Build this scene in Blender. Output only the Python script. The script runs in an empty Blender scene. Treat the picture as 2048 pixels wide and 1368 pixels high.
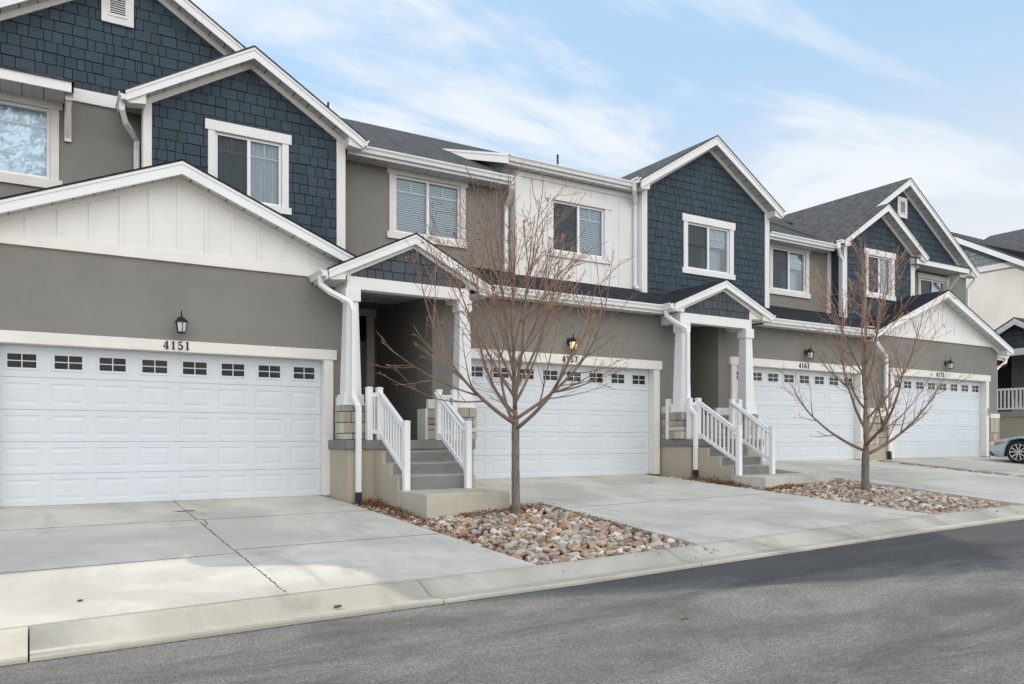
import bpy, bmesh, math, random
from mathutils import Vector, Matrix, noise
from mathutils.geometry import tessellate_polygon
R = math.radians
random.seed(7)
sc = bpy.context.scene
COL = sc.collection

# ------------------------------------------------------------------ camera
cam = bpy.data.cameras.new("camera")
camo = bpy.data.objects.new("camera", cam); COL.objects.link(camo)
FPX = 1584.0
cam.sensor_width = 36.0
cam.lens = 36.0 * FPX / 2048.0
cam.shift_x = 0.0
cam.shift_y = (880.0 - 684.0) / 2048.0
cam.clip_start = 0.05; cam.clip_end = 3000
TH = math.atan(FPX / 2596.0)
camo.location = (0, -13.83, 1.0)
camo.rotation_euler = (R(90), 0, -TH)
sc.camera = camo
sc.render.resolution_x = 1024; sc.render.resolution_y = 684

# ------------------------------------------------------------------ light
SUN = Vector((-0.68, 1.0, 0.89)).normalized()
EL = math.asin(SUN.z); AZ = math.atan2(SUN.x, SUN.y)
w = bpy.data.worlds.new("World"); sc.world = w; w.use_nodes = True
nt = w.node_tree; nt.nodes.clear()
def N(t, k, **kw):
    n = t.nodes.new(k)
    for a, b in kw.items(): setattr(n, a, b)
    return n
def L(t, a, b): t.links.new(a, b)
def MATH(t, op, a, b=None, c=None, clamp=False):
    n = N(t, 'ShaderNodeMath', operation=op); n.use_clamp = clamp
    for i, v in enumerate((a, b, c)):
        if v is None: continue
        if isinstance(v, (int, float)): n.inputs[i].default_value = v
        else: L(t, v, n.inputs[i])
    return n.outputs[0]
def MIX(t, f, a, b, mode='MIX'):
    n = N(t, 'ShaderNodeMix', data_type='RGBA', blend_type=mode)
    for s, v in ((n.inputs['Factor'], f), (n.inputs['A'], a), (n.inputs['B'], b)):
        if isinstance(v, (int, float)): s.default_value = v
        elif isinstance(v, (tuple, list)): s.default_value = (*v[:3], 1)
        else: L(t, v, s)
    return n.outputs['Result']
def RAMP(t, f, lo, hi, a=0.0, b=1.0, smooth=True):
    n = N(t, 'ShaderNodeMapRange'); n.interpolation_type = 'SMOOTHSTEP' if smooth else 'LINEAR'
    L(t, f, n.inputs[0])
    for i, v in enumerate((lo, hi, a, b)): n.inputs[i + 1].default_value = v
    return n.outputs[0]
sky = N(nt, 'ShaderNodeTexSky', sky_type='NISHITA')
sky.sun_disc = False; sky.sun_elevation = EL; sky.sun_rotation = AZ
sky.altitude = 1400; sky.air_density = 1.0; sky.dust_density = 1.2; sky.ozone_density = 1.2
SKY_S = 0.15
tc = N(nt, 'ShaderNodeTexCoord')
sep = N(nt, 'ShaderNodeSeparateXYZ'); L(nt, tc.outputs['Generated'], sep.inputs[0])
zc = MATH(nt, 'MAXIMUM', sep.outputs[2], 0.02)
zz = MATH(nt, 'ADD', zc, 0.10)
px = MATH(nt, 'DIVIDE', sep.outputs[0], zz); py = MATH(nt, 'DIVIDE', sep.outputs[1], zz)
cmb = N(nt, 'ShaderNodeCombineXYZ'); L(nt, px, cmb.inputs[0]); L(nt, py, cmb.inputs[1])
mp = N(nt, 'ShaderNodeMapping'); mp.inputs['Rotation'].default_value = (0, 0, R(28)); mp.inputs['Scale'].default_value = (0.55, 1.5, 1)
L(nt, cmb.outputs[0], mp.inputs[0])
nz = N(nt, 'ShaderNodeTexNoise'); nz.inputs['Scale'].default_value = 1.25; nz.inputs['Detail'].default_value = 9
nz.inputs['Roughness'].default_value = 0.60; nz.inputs['Distortion'].default_value = 0.55
L(nt, mp.outputs[0], nz.inputs['Vector'])
nz2 = N(nt, 'ShaderNodeTexNoise'); nz2.inputs['Scale'].default_value = 0.55; nz2.inputs['Detail'].default_value = 3
L(nt, cmb.outputs[0], nz2.inputs['Vector'])
cov = MATH(nt, 'MULTIPLY_ADD', nz2.outputs['Fac'], 0.5, MATH(nt, 'MULTIPLY', nz.outputs['Fac'], 0.75))
cl = MATH(nt, 'MULTIPLY', RAMP(nt, cov, 0.60, 0.73), 0.88)
# added fill: bright unseen sky behind the camera, lifting the shaded facades
north_fill = RAMP(nt, MATH(nt, 'MULTIPLY_ADD', sep.outputs[1], -1.0, MATH(nt, 'MULTIPLY', nz2.outputs['Fac'], 0.5)), 0.38, 0.88)
cl2 = cl
skyc = N(nt, 'ShaderNodeVectorMath', operation='SCALE'); L(nt, sky.outputs[0], skyc.inputs[0]); skyc.inputs['Scale'].default_value = 1.0
CLOUD = (5.5, 5.7, 5.95)
NORTH_FILL = (12.2, 12.1, 11.9)
east = RAMP(nt, sep.outputs[0], 0.35, 0.90, 0.25, 1.0)
haze_f = MATH(nt, 'MULTIPLY', RAMP(nt, sep.outputs[2], 0.16, 0.46, 1.0, 0.0), east, clamp=True)
base = MIX(nt, 0.80, skyc.outputs[0], (2.95, 4.45, 6.1))
c1 = MIX(nt, haze_f, base, (5.1, 5.2, 5.35))
hsv = N(nt, 'ShaderNodeHueSaturation'); hsv.inputs['Saturation'].default_value = 0.95; hsv.inputs['Value'].default_value = 1.0
L(nt, c1, hsv.inputs['Color'])
c2 = MIX(nt, MATH(nt, 'MULTIPLY', north_fill, 0.85), MIX(nt, cl2, hsv.outputs[0], CLOUD), NORTH_FILL)
bg = N(nt, 'ShaderNodeBackground'); bg.inputs[1].default_value = SKY_S
L(nt, c2, bg.inputs[0])
wo = N(nt, 'ShaderNodeOutputWorld'); L(nt, bg.outputs[0], wo.inputs[0])

sl = bpy.data.lights.new("sun", 'SUN'); sl.energy = 2.6; sl.angle = R(0.6); sl.color = (1.0, 0.92, 0.79)
slo = bpy.data.objects.new("sun", sl); COL.objects.link(slo)
slo.rotation_euler = SUN.to_track_quat('Z', 'Y').to_euler()
slo.location = (-20, 30, 30)

sc.view_settings.view_transform = 'Standard'; sc.view_settings.look = 'None'
sc.view_settings.gamma = 1.0; sc.view_settings.exposure = 0.16
sc.view_settings.use_curve_mapping = False
sc.render.engine = 'CYCLES'
sc.cycles.max_bounces = 6; sc.cycles.diffuse_bounces = 3; sc.cycles.transparent_max_bounces = 10

# ------------------------------------------------------------------ materials
def newmat(name):
    m = bpy.data.materials.new(name); m.use_nodes = True
    t = m.node_tree; t.nodes.clear()
    o = N(t, 'ShaderNodeOutputMaterial'); p = N(t, 'ShaderNodeBsdfPrincipled')
    L(t, p.outputs[0], o.inputs[0]); return m, t, p
def setc(t, p, c):
    if isinstance(c, (tuple, list)): p.inputs['Base Color'].default_value = (*c[:3], 1)
    else: L(t, c, p.inputs['Base Color'])
def bump(t, p, h, strength=0.3, dist=0.01):
    b = N(t, 'ShaderNodeBump'); b.inputs['Strength'].default_value = strength; b.inputs['Distance'].default_value = dist
    L(t, h, b.inputs['Height']); L(t, b.outputs[0], p.inputs['Normal'])
def noise_n(t, scale, detail=4, rough=0.55, vec=None, dist=0.0):
    n = N(t, 'ShaderNodeTexNoise'); n.inputs['Scale'].default_value = scale; n.inputs['Detail'].default_value = detail
    n.inputs['Roughness'].default_value = rough; n.inputs['Distortion'].default_value = dist
    if vec is not None: L(t, vec, n.inputs['Vector'])
    return n.outputs['Fac']
def geo(t): return N(t, 'ShaderNodeNewGeometry')
def pos(t): return geo(t).outputs['Position']
def uvv(t): return N(t, 'ShaderNodeUVMap').outputs[0]
def mapped(t, v, sc_=(1, 1, 1), rot=(0, 0, 0)):
    m = N(t, 'ShaderNodeMapping'); m.inputs['Scale'].default_value = sc_; m.inputs['Rotation'].default_value = rot
    L(t, v, m.inputs[0]); return m.outputs[0]
def mul(c, k): return tuple(x * k for x in c)
def srgb(r, g, b):
    f = lambda v: (v / 255 / 12.92) if v <= 10 else ((v / 255 + 0.055) / 1.055) ** 2.4
    return (f(r), f(g), f(b))

def mat_plain(name, c, rough=0.6, var=0.06, scale=3.0, grime=0.0, spec=0.4, metallic=0.0, fine=0.0):
    m, t, p = newmat(name); v = pos(t)
    n = noise_n(t, scale, 5, 0.6, v)
    col = MIX(t, RAMP(t, n, 0.3, 0.7), mul(c, 1 - var), mul(c, 1 + var))
    if grime:
        s = noise_n(t, 1.0, 6, 0.7, mapped(t, v, (6, 6, 0.7)))
        col = MIX(t, RAMP(t, s, 0.52, 0.8, 0, grime), col, (c[0] * .62, c[1] * .58, c[2] * .50))
    setc(t, p, col); p.inputs['Roughness'].default_value = rough; p.inputs['Metallic'].default_value = metallic
    p.inputs['Specular IOR Level'].default_value = spec
    if fine: bump(t, p, noise_n(t, 160, 3, 0.6, v), fine, 0.004)
    return m
def mat_stucco(name, c):
    m, t, p = newmat(name); v = pos(t)
    a = noise_n(t, 0.9, 4, 0.6, v); b = noise_n(t, 4.0, 5, 0.65, v); f = noise_n(t, 95, 3, 0.7, v)
    col = MIX(t, RAMP(t, a, 0.3, 0.72), mul(c, 0.90), mul(c, 1.08))
    col = MIX(t, RAMP(t, b, 0.35, 0.7, 0, 0.6), col, mul(c, 1.04))
    s = noise_n(t, 1.0, 5, 0.7, mapped(t, v, (5, 5, 0.5)))
    col = MIX(t, RAMP(t, s, 0.55, 0.85, 0, 0.28), col, (c[0] * .80, c[1] * .76, c[2] * .70))
    col = MIX(t, RAMP(t, f, 0.35, 0.65, 0, 0.25), col, mul(c, 0.82))
    setc(t, p, col); p.inputs['Roughness'].default_value = 0.92; p.inputs['Specular IOR Level'].default_value = 0.15
    bump(t, p, MATH(t, 'ADD', f, MATH(t, 'MULTIPLY', noise_n(t, 30, 4, 0.6, v), 0.8)), 0.55, 0.006)
    return m
def mat_lined(name, c, axis, step, wid, dark, rough=0.55):
    """flat sheet with fine grooves every step metres along the given uv axis"""
    m, t, p = newmat(name); u = uvv(t); s = N(t, 'ShaderNodeSeparateXYZ'); L(t, u, s.inputs[0])
    fr = MATH(t, 'FRACT', MATH(t, 'DIVIDE', MATH(t, 'ADD', s.outputs[axis], 100.0), step))
    ln = MATH(t, 'LESS_THAN', fr, wid / step)
    half = MATH(t, 'LESS_THAN', MATH(t, 'FRACT', MATH(t, 'MULTIPLY', fr, 2.0)), wid / step * 1.2)
    n = noise_n(t, 2.0, 4, 0.6, pos(t))
    base = MIX(t, n, mul(c, 0.93), mul(c, 1.05))
    col = MIX(t, MATH(t, 'MULTIPLY', half, 0.25), base, dark)
    col = MIX(t, MATH(t, 'MULTIPLY', ln, 0.85), col, dark)
    setc(t, p, col); p.inputs['Roughness'].default_value = rough
    bump(t, p, MATH(t, 'SUBTRACT', 1.0, ln), 0.5, 0.01)
    return m
def mat_island(name, cols, rough=0.8, jitter=0.12, bumpy=0.3, nscale=40, spec=0.3):
    m, t, p = newmat(name); g = geo(t); r = g.outputs['Random Per Island']
    cr = N(t, 'ShaderNodeValToRGB'); cr.color_ramp.interpolation = 'CONSTANT' if len(cols) > 3 else 'LINEAR'
    els = cr.color_ramp.elements
    while len(els) < len(cols): els.new(0.5)
    for i, c in enumerate(cols):
        els[i].position = i / (len(cols) if len(cols) > 3 else max(1, len(cols) - 1)); els[i].color = (*c, 1)
    L(t, r, cr.inputs[0])
    n = noise_n(t, nscale, 5, 0.65, g.outputs['Position'])
    hs = N(t, 'ShaderNodeHueSaturation'); L(t, cr.outputs[0], hs.inputs['Color'])
    v = MATH(t, 'MULTIPLY_ADD', MATH(t, 'FRACT', MATH(t, 'MULTIPLY', r, 37.3)), 2 * jitter, 1 - jitter)
    v = MATH(t, 'MULTIPLY', v, MATH(t, 'MULTIPLY_ADD', n, 0.35, 0.825)); L(t, v, hs.inputs['Value'])
    L(t, hs.outputs[0], p.inputs['Base Color']); p.inputs['Roughness'].default_value = rough
    p.inputs['Specular IOR Level'].default_value = spec
    bump(t, p, n, bumpy, 0.01)
    return m
def mat_objrand(name, cols, rough=0.8):
    """colour chosen per object and per island: river cobbles"""
    m, t, p = newmat(name); g = geo(t); oi = N(t, 'ShaderNodeObjectInfo')
    r = MATH(t, 'FRACT', MATH(t, 'ADD', g.outputs['Random Per Island'], oi.outputs['Random']))
    cr = N(t, 'ShaderNodeValToRGB'); cr.color_ramp.interpolation = 'CONSTANT'; els = cr.color_ramp.elements
    while len(els) < len(cols): els.new(0.5)
    for i, c in enumerate(cols): els[i].position = i / len(cols); els[i].color = (*c, 1)
    L(t, r, cr.inputs[0]); P_ = g.outputs['Position']
    n = noise_n(t, 22, 6, 0.7, P_); n2 = noise_n(t, 90, 4, 0.7, P_)
    hs = N(t, 'ShaderNodeHueSaturation'); L(t, cr.outputs[0], hs.inputs['Color'])
    v = MATH(t, 'MULTIPLY_ADD', MATH(t, 'FRACT', MATH(t, 'MULTIPLY', r, 91.7)), 0.62, 0.60)
    L(t, MATH(t, 'MULTIPLY', v, MATH(t, 'MULTIPLY_ADD', n2, 0.4, 0.8)), hs.inputs['Value'])
    col = MIX(t, RAMP(t, n, 0.5, 0.72, 0, 0.55), hs.outputs[0], (0.33, 0.24, 0.16))
    L(t, col, p.inputs['Base Color']); p.inputs['Roughness'].default_value = rough
    bump(t, p, MATH(t, 'ADD', n, n2), 0.5, 0.01)
    return m
def mat_roof(name, c, tone=1.0):
    m, t, p = newmat(name); u = uvv(t)
    b = N(t, 'ShaderNodeTexBrick'); L(t, u, b.inputs['Vector'])
    b.inputs['Scale'].default_value = 1.0; b.inputs['Brick Width'].default_value = 0.19; b.inputs['Row Height'].default_value = 0.14
    b.inputs['Mortar Size'].default_value = 0.008; b.inputs['Mortar Smooth'].default_value = 0.3; b.inputs['Bias'].default_value = 0.0
    b.offset = 0.37; b.squash = 0.7; b.squash_frequency = 3
    b.inputs['Color1'].default_value = (*mul(c, 0.55), 1); b.inputs['Color2'].default_value = (*mul(c, 1.55), 1)
    b.inputs['Mortar'].default_value = (*mul(c, 0.35), 1)
    n = noise_n(t, 5, 5, 0.7, pos(t)); f = noise_n(t, 130, 3, 0.7, pos(t))
    patch = noise_n(t, 4.5, 3, 0.6, mapped(t, u, (0.8, 2.2, 1)))
    col = MIX(t, RAMP(t, patch, 0.45, 0.60, 0, 0.7), b.outputs['Color'], mul(c, 1.7))
    col = MIX(t, RAMP(t, patch, 0.45, 0.36, 0, 0.6), col, mul(c, 0.45))
    col = MIX(t, RAMP(t, f, 0.3, 0.7, 0, 0.5), col, mul(c, 0.55))
    col = MIX(t, RAMP(t, n, 0.4, 0.7, 0, 0.35), col, (c[0] * 1.4, c[1] * 1.32, c[2] * 1.25))
    setc(t, p, col); p.inputs['Roughness'].default_value = 0.95; p.inputs['Specular IOR Level'].default_value = 0.2
    bump(t, p, MATH(t, 'MULTIPLY_ADD', f, 0.5, MATH(t, 'SUBTRACT', 1.0, b.outputs['Fac'])), 0.6, 0.012)
    return m
def mat_concrete(name, c, stain=0.35, streak=True, warm=0.0):
    m, t, p = newmat(name); v = pos(t)
    a = noise_n(t, 0.45, 5, 0.6, v, 0.6); b = noise_n(t, 2.6, 6, 0.68, v); f = noise_n(t, 70, 4, 0.7, v); ff = noise_n(t, 300, 2, 0.6, v)
    col = MIX(t, RAMP(t, a, 0.38, 0.62), mul(c, 0.78), mul(c, 1.08))
    col = MIX(t, RAMP(t, b, 0.4, 0.72, 0, 0.6), col, (c[0] * .84, c[1] * .83, c[2] * .80))
    if streak:
        s = noise_n(t, 1.0, 5, 0.65, mapped(t, v, (1.3, 0.36, 1), (0, 0, R(-9))), 0.9)
        col = MIX(t, RAMP(t, s, 0.52, 0.74, 0, stain * 1.5), col, (c[0] * .50, c[1] * .50, c[2] * .49))
        sw = noise_n(t, 1.0, 3, 0.6, mapped(t, v, (34, 3.0, 1), (0, 0, R(35))))
        col = MIX(t, RAMP(t, sw, 0.5, 0.8, 0, 0.14), col, mul(c, 1.15))
    sp = noise_n(t, 14, 2, 0.5, v)
    col = MIX(t, RAMP(t, sp, 0.70, 0.76, 0, 0.35), col, mul(c, 0.55))
    col = MIX(t, RAMP(t, f, 0.3, 0.7, 0, 0.22), col, mul(c, 0.78))
    setc(t, p, col); p.inputs['Roughness'].default_value = 0.9; p.inputs['Specular IOR Level'].default_value = 0.2
    bump(t, p, MATH(t, 'ADD', f, ff), 0.25, 0.004)
    return m
def mat_asphalt():
    m, t, p = newmat('asphalt'); v = pos(t)
    a = noise_n(t, 0.8, 6, 0.7, mapped(t, v, (0.6, 1.5, 1), (0, 0, R(8))), 0.9)
    b = noise_n(t, 3.0, 5, 0.7, v); f = N(t, 'ShaderNodeTexVoronoi'); f.inputs['Scale'].default_value = 55; L(t, v, f.inputs['Vector'])
    g2 = noise_n(t, 75, 4, 0.8, v); g3 = noise_n(t, 36, 5, 0.8, v)
    col = MIX(t, RAMP(t, a, 0.33, 0.68), (0.150, 0.142, 0.133), (0.345, 0.325, 0.298))
    col = MIX(t, RAMP(t, b, 0.42, 0.75, 0, 0.35), col, (0.13, 0.126, 0.122))
    s = noise_n(t, 1.0, 4, 0.65, mapped(t, v, (0.22, 2.2, 1), (0, 0, R(-4))), 1.0)
    col = MIX(t, RAMP(t, s, 0.57, 0.75, 0, 0.40), col, (0.33, 0.325, 0.31))
    # house shadow along the kerb deepened by painting the asphalt darker
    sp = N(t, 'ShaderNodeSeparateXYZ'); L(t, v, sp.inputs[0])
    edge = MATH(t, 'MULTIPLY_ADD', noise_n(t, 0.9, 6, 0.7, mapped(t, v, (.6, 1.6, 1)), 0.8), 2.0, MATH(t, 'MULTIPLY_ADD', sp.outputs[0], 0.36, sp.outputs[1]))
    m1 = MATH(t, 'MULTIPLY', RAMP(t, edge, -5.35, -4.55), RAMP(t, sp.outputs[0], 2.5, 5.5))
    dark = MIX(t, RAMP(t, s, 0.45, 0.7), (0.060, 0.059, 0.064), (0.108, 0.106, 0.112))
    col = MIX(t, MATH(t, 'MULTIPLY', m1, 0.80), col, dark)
    tar = RAMP(t, sp.outputs[1], -7.34, -7.26)
    col = MIX(t, MATH(t, 'MULTIPLY', tar, RAMP(t, g3, 0.35, 0.6)), col, (0.03, 0.03, 0.034))
    spk = MATH(t, 'LESS_THAN', f.outputs['Distance'], 0.30)
    sel = MATH(t, 'GREATER_THAN', noise_n(t, 60, 1, 0.5, v), 0.57)
    col = MIX(t, MATH(t, 'MULTIPLY', MATH(t, 'MULTIPLY', spk, sel), 0.55), col, (0.50, 0.48, 0.44))
    col = MIX(t, RAMP(t, g3, 0.42, 0.60, 0, 0.55), col, (0.09, 0.088, 0.086))
    col = MIX(t, RAMP(t, g2, 0.46, 0.58, 0, 0.6), col, (0.075, 0.074, 0.074))
    setc(t, p, col); p.inputs['Roughness'].default_value = 0.88; p.inputs['Specular IOR Level'].default_value = 0.25
    bump(t, p, MATH(t, 'ADD', g2, f.outputs['Distance']), 0.9, 0.01)
    return m
def mat_glass(name, tint=(0.75, 0.85, 0.88), refl=1.0, rough=0.01, ior=1.55):
    m = bpy.data.materials.new(name); m.use_nodes = True; t = m.node_tree; t.nodes.clear()
    o = N(t, 'ShaderNodeOutputMaterial'); tr = N(t, 'ShaderNodeBsdfTransparent'); tr.inputs[0].default_value = (*tint, 1)
    gl = N(t, 'ShaderNodeBsdfGlossy'); gl.inputs['Color'].default_value = (0.80, 0.91, 1, 1); gl.inputs['Roughness'].default_value = rough
    fr = N(t, 'ShaderNodeFresnel'); fr.inputs['IOR'].default_value = ior
    # old panes are never quite flat
    b = N(t, 'ShaderNodeBump'); b.inputs['Strength'].default_value = 0.02; b.inputs['Distance'].default_value = 0.05
    L(t, noise_n(t, 1.3, 1, 0.5, pos(t)), b.inputs['Height']); L(t, b.outputs[0], gl.inputs['Normal'])
    fac = MATH(t, 'MULTIPLY', fr.outputs[0], refl, clamp=True)
    mx = N(t, 'ShaderNodeMixShader'); L(t, fac, mx.inputs[0]); L(t, tr.outputs[0], mx.inputs[1]); L(t, gl.outputs[0], mx.inputs[2])
    L(t, mx.outputs[0], o.inputs[0]); return m
def mat_screen():
    m = bpy.data.materials.new('insect_screen'); m.use_nodes = True; t = m.node_tree; t.nodes.clear()
    o = N(t, 'ShaderNodeOutputMaterial'); tr = N(t, 'ShaderNodeBsdfTransparent')
    d = N(t, 'ShaderNodeBsdfDiffuse'); d.inputs[0].default_value = (0.045, 0.05, 0.055, 1)
    mx = N(t, 'ShaderNodeMixShader'); mx.inputs[0].default_value = 0.58
    L(t, tr.outputs[0], mx.inputs[1]); L(t, d.outputs[0], mx.inputs[2]); L(t, mx.outputs[0], o.inputs[0]); return m
def mat_emit(name, c, s):
    m, t, p = newmat(name); setc(t, p, c); p.inputs['Emission Color'].default_value = (*c, 1); p.inputs['Emission Strength'].default_value = s
    return m
def mat_shingle(name, c):
    m = mat_island(name, [mul(c, 0.90), c, mul(c, 1.12)], 0.75, 0.07, 0.25, 60, 0.35)
    return m
def mat_bark(name, a, b, sc_=1.0):
    m, t, p = newmat(name); v = pos(t)
    n = noise_n(t, 1, 6, 0.7, mapped(t, v, (70 * sc_, 70 * sc_, 9 * sc_)), 0.6)
    n2 = noise_n(t, 3, 3, 0.6, v)
    col = MIX(t, RAMP(t, n, 0.36, 0.64), a, b)
    col = MIX(t, RAMP(t, n2, 0.4, 0.7, 0, 0.4), col, mul(b, 1.2))
    setc(t, p, col); p.inputs['Roughness'].default_value = 0.85; bump(t, p, n, 0.8, 0.01); return m

M = {}
M['stucco'] = mat_stucco('taupe_stucco', (0.245, 0.237, 0.217))
M['cream'] = mat_stucco('cream_stucco', (0.82, 0.79, 0.73))
M['white'] = mat_plain('white_paint', (0.80, 0.80, 0.795), 0.5, 0.03, 2.0, 0.12)
M['alum'] = mat_plain('white_aluminium', (0.82, 0.825, 0.83), 0.38, 0.03, 2.0, 0.10)
M['trim'] = mat_plain('cream_white_trim', (0.80, 0.785, 0.745), 0.7, 0.03, 2.0, 0.12)
M['stuccotrim'] = mat_plain('stucco_trim', (0.77, 0.75, 0.70), 0.9, 0.04, 3.0, 0.15, 0.15, 0, 0.4)
M['vinyl'] = mat_plain('white_vinyl', (0.83, 0.83, 0.83), 0.35, 0.02, 3.0, 0.06)
M['batten'] = mat_plain('white_board_siding', (0.78, 0.775, 0.755), 0.6, 0.03, 1.4, 0.12)
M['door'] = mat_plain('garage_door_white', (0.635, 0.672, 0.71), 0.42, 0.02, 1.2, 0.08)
M['navy'] = mat_shingle('navy_shingle', (0.040, 0.063, 0.083))
M['slate'] = mat_shingle('slate_shingle', (0.072, 0.085, 0.096))
M['blueg'] = mat_shingle('blue_grey_shingle', (0.25, 0.285, 0.30))
M['gap'] = mat_plain('shadow_felt', (0.012, 0.016, 0.022), 0.9, 0.02)
M['soffit_x'] = mat_lined('vented_soffit', (0.62, 0.62, 0.60), 0, 0.30, 0.016, (0.10, 0.10, 0.10))
M['roof'] = mat_roof('asphalt_shingle_roof', (0.074, 0.076, 0.081))
M['roofshade'] = mat_roof('dark_skirt_roof', (0.026, 0.027, 0.034))  # darker copy of the roof shingle: shade on the lower roofs put into colour
M['concrete'] = mat_concrete('driveway_concrete', (0.620, 0.583, 0.520))
M['curb'] = mat_concrete('curb_concrete', (0.55, 0.51, 0.435), 0.5)
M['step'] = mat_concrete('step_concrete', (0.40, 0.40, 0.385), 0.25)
M['riser'] = mat_concrete('stained_shaded_riser', (0.235, 0.235, 0.225), 0.5)  # stains, plus riser shading against the brighter treads put into the colour
M['landing'] = mat_concrete('landing_concrete', (0.50, 0.465, 0.38), 0.3)
M['tan'] = mat_stucco('tan_stem_wall', (0.46, 0.41, 0.32))
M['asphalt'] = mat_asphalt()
M['dirt'] = mat_concrete('bare_earth', (0.10, 0.065, 0.042), 0.3, False)
M['stone'] = mat_island('cut_stone_veneer', [(0.38, 0.34, 0.28), (0.50, 0.45, 0.37), (0.33, 0.30, 0.26), (0.56, 0.51, 0.43), (0.43, 0.39, 0.33)], 0.9, 0.12, 0.8, 14)
M['mortar'] = mat_plain('dark_mortar', (0.10, 0.085, 0.065), 0.95)
M['cobble'] = mat_objrand('river_cobble', [(0.52, 0.43, 0.33), (0.62, 0.54, 0.45), (0.40, 0.30, 0.22), (0.70, 0.64, 0.57), (0.55, 0.46, 0.38), (0.38, 0.37, 0.37), (0.58, 0.47, 0.35), (0.44, 0.33, 0.25), (0.60, 0.52, 0.44), (0.30, 0.23, 0.18), (0.54, 0.40, 0.29), (0.66, 0.59, 0.51), (0.50, 0.43, 0.36), (0.48, 0.28, 0.16), (0.56, 0.38, 0.26), (0.40, 0.24, 0.15)])
M['leaf'] = mat_island('dry_leaf', [(0.25, 0.12, 0.055), (0.17, 0.075, 0.04), (0.33, 0.17, 0.075), (0.20, 0.10, 0.05), (0.12, 0.06, 0.035)], 0.7, 0.2, 0.2)
M['bark'] = mat_bark('trunk_bark', (0.085, 0.068, 0.055), (0.24, 0.205, 0.175))
M['branch'] = mat_bark('branch_bark', (0.14, 0.092, 0.066), (0.29, 0.22, 0.175), 0.8)
M['twig'] = mat_bark('twig_bark', (0.19, 0.095, 0.062), (0.44, 0.27, 0.18), 1.0)
M['black'] = mat_plain('black_metal', (0.012, 0.013, 0.016), 0.45, 0.05)
M['blackpl'] = mat_plain('black_plastic', (0.022, 0.026, 0.034), 0.5, 0.05)
M['number'] = mat_plain('black_numeral', (0.02, 0.02, 0.024), 0.4)
M['frost'] = mat_plain('seeded_lamp_glass', (0.62, 0.66, 0.66), 0.15, 0.1, 30, 0, 0.6)
M['bulb'] = mat_emit('lit_bulb', (1.0, 0.80, 0.45), 1.5)
M['glow'] = mat_emit('lit_lamp_glass', (0.85, 0.62, 0.34), 0.45)
M['glass'] = mat_glass('window_glass', (0.82, 0.91, 0.96), 2.3, 0.01, 1.52)
M['garglass'] = mat_plain('garage_glass', (0.022, 0.022, 0.021), 0.05, 0.5, 2.2, 0, 0.22)
M['interior'] = mat_plain('room_wall', (0.16, 0.17, 0.18), 0.9)
M['screen'] = mat_screen()
M['blind'] = mat_plain('white_blind_slat', (0.80, 0.84, 0.84), 0.5, 0.03)
M['curtain'] = mat_plain('pale_curtain', (0.50, 0.54, 0.54), 0.9, 0.08, 6)
M['sheet'] = mat_plain('crumpled_foil_sheet', (0.90, 0.95, 0.97), 0.25, 0.06, 5, 0, 0.8, 0.25)
M['doorblk'] = mat_plain('black_front_door', (0.012, 0.012, 0.013), 0.4, 0.05)
M['vent'] = mat_plain('white_vent', (0.76, 0.75, 0.73), 0.5)
M['louvre'] = mat_plain('louvre_shadow', (0.05, 0.05, 0.055), 0.8)
M['wreath'] = mat_plain('autumn_wreath', (0.55, 0.26, 0.05), 0.8, 0.5, 60)
M['carpaint'] = mat_plain('silver_blue_car_paint', (0.46, 0.54, 0.58), 0.22, 0.02, 2.0, 0, 0.7, 0.35)
M['rubber'] = mat_plain('tyre_rubber', (0.018, 0.018, 0.019), 0.85)
M['rim'] = mat_plain('machined_rim', (0.62, 0.63, 0.66), 0.25, 0.05, 4, 0, 0.6, 0.8)
M['carglass'] = mat_plain('car_glass', (0.015, 0.017, 0.02), 0.04, 0.05, 3, 0, 0.8)
M['amber'] = mat_plain('amber_lens', (0.65, 0.22, 0.03), 0.25)
M['lens'] = mat_plain('headlight_lens', (0.55, 0.58, 0.60), 0.1, 0.1, 30, 0, 0.8)
M['red'] = mat_plain('tail_lens', (0.35, 0.01, 0.01), 0.2)
M['jointdark'] = mat_plain('joint_dirt', (0.095, 0.085, 0.072), 0.95, 0.4, 20)
M['jointleaf'] = mat_plain('single_leaf', (0.26, 0.16, 0.08), 0.7)
M['jointgrey'] = mat_plain('joint_shade', (0.17, 0.165, 0.155), 0.95, 0.4, 20)
M['keypad'] = mat_plain('keypad_beige', (0.30, 0.28, 0.22), 0.6)

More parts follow.
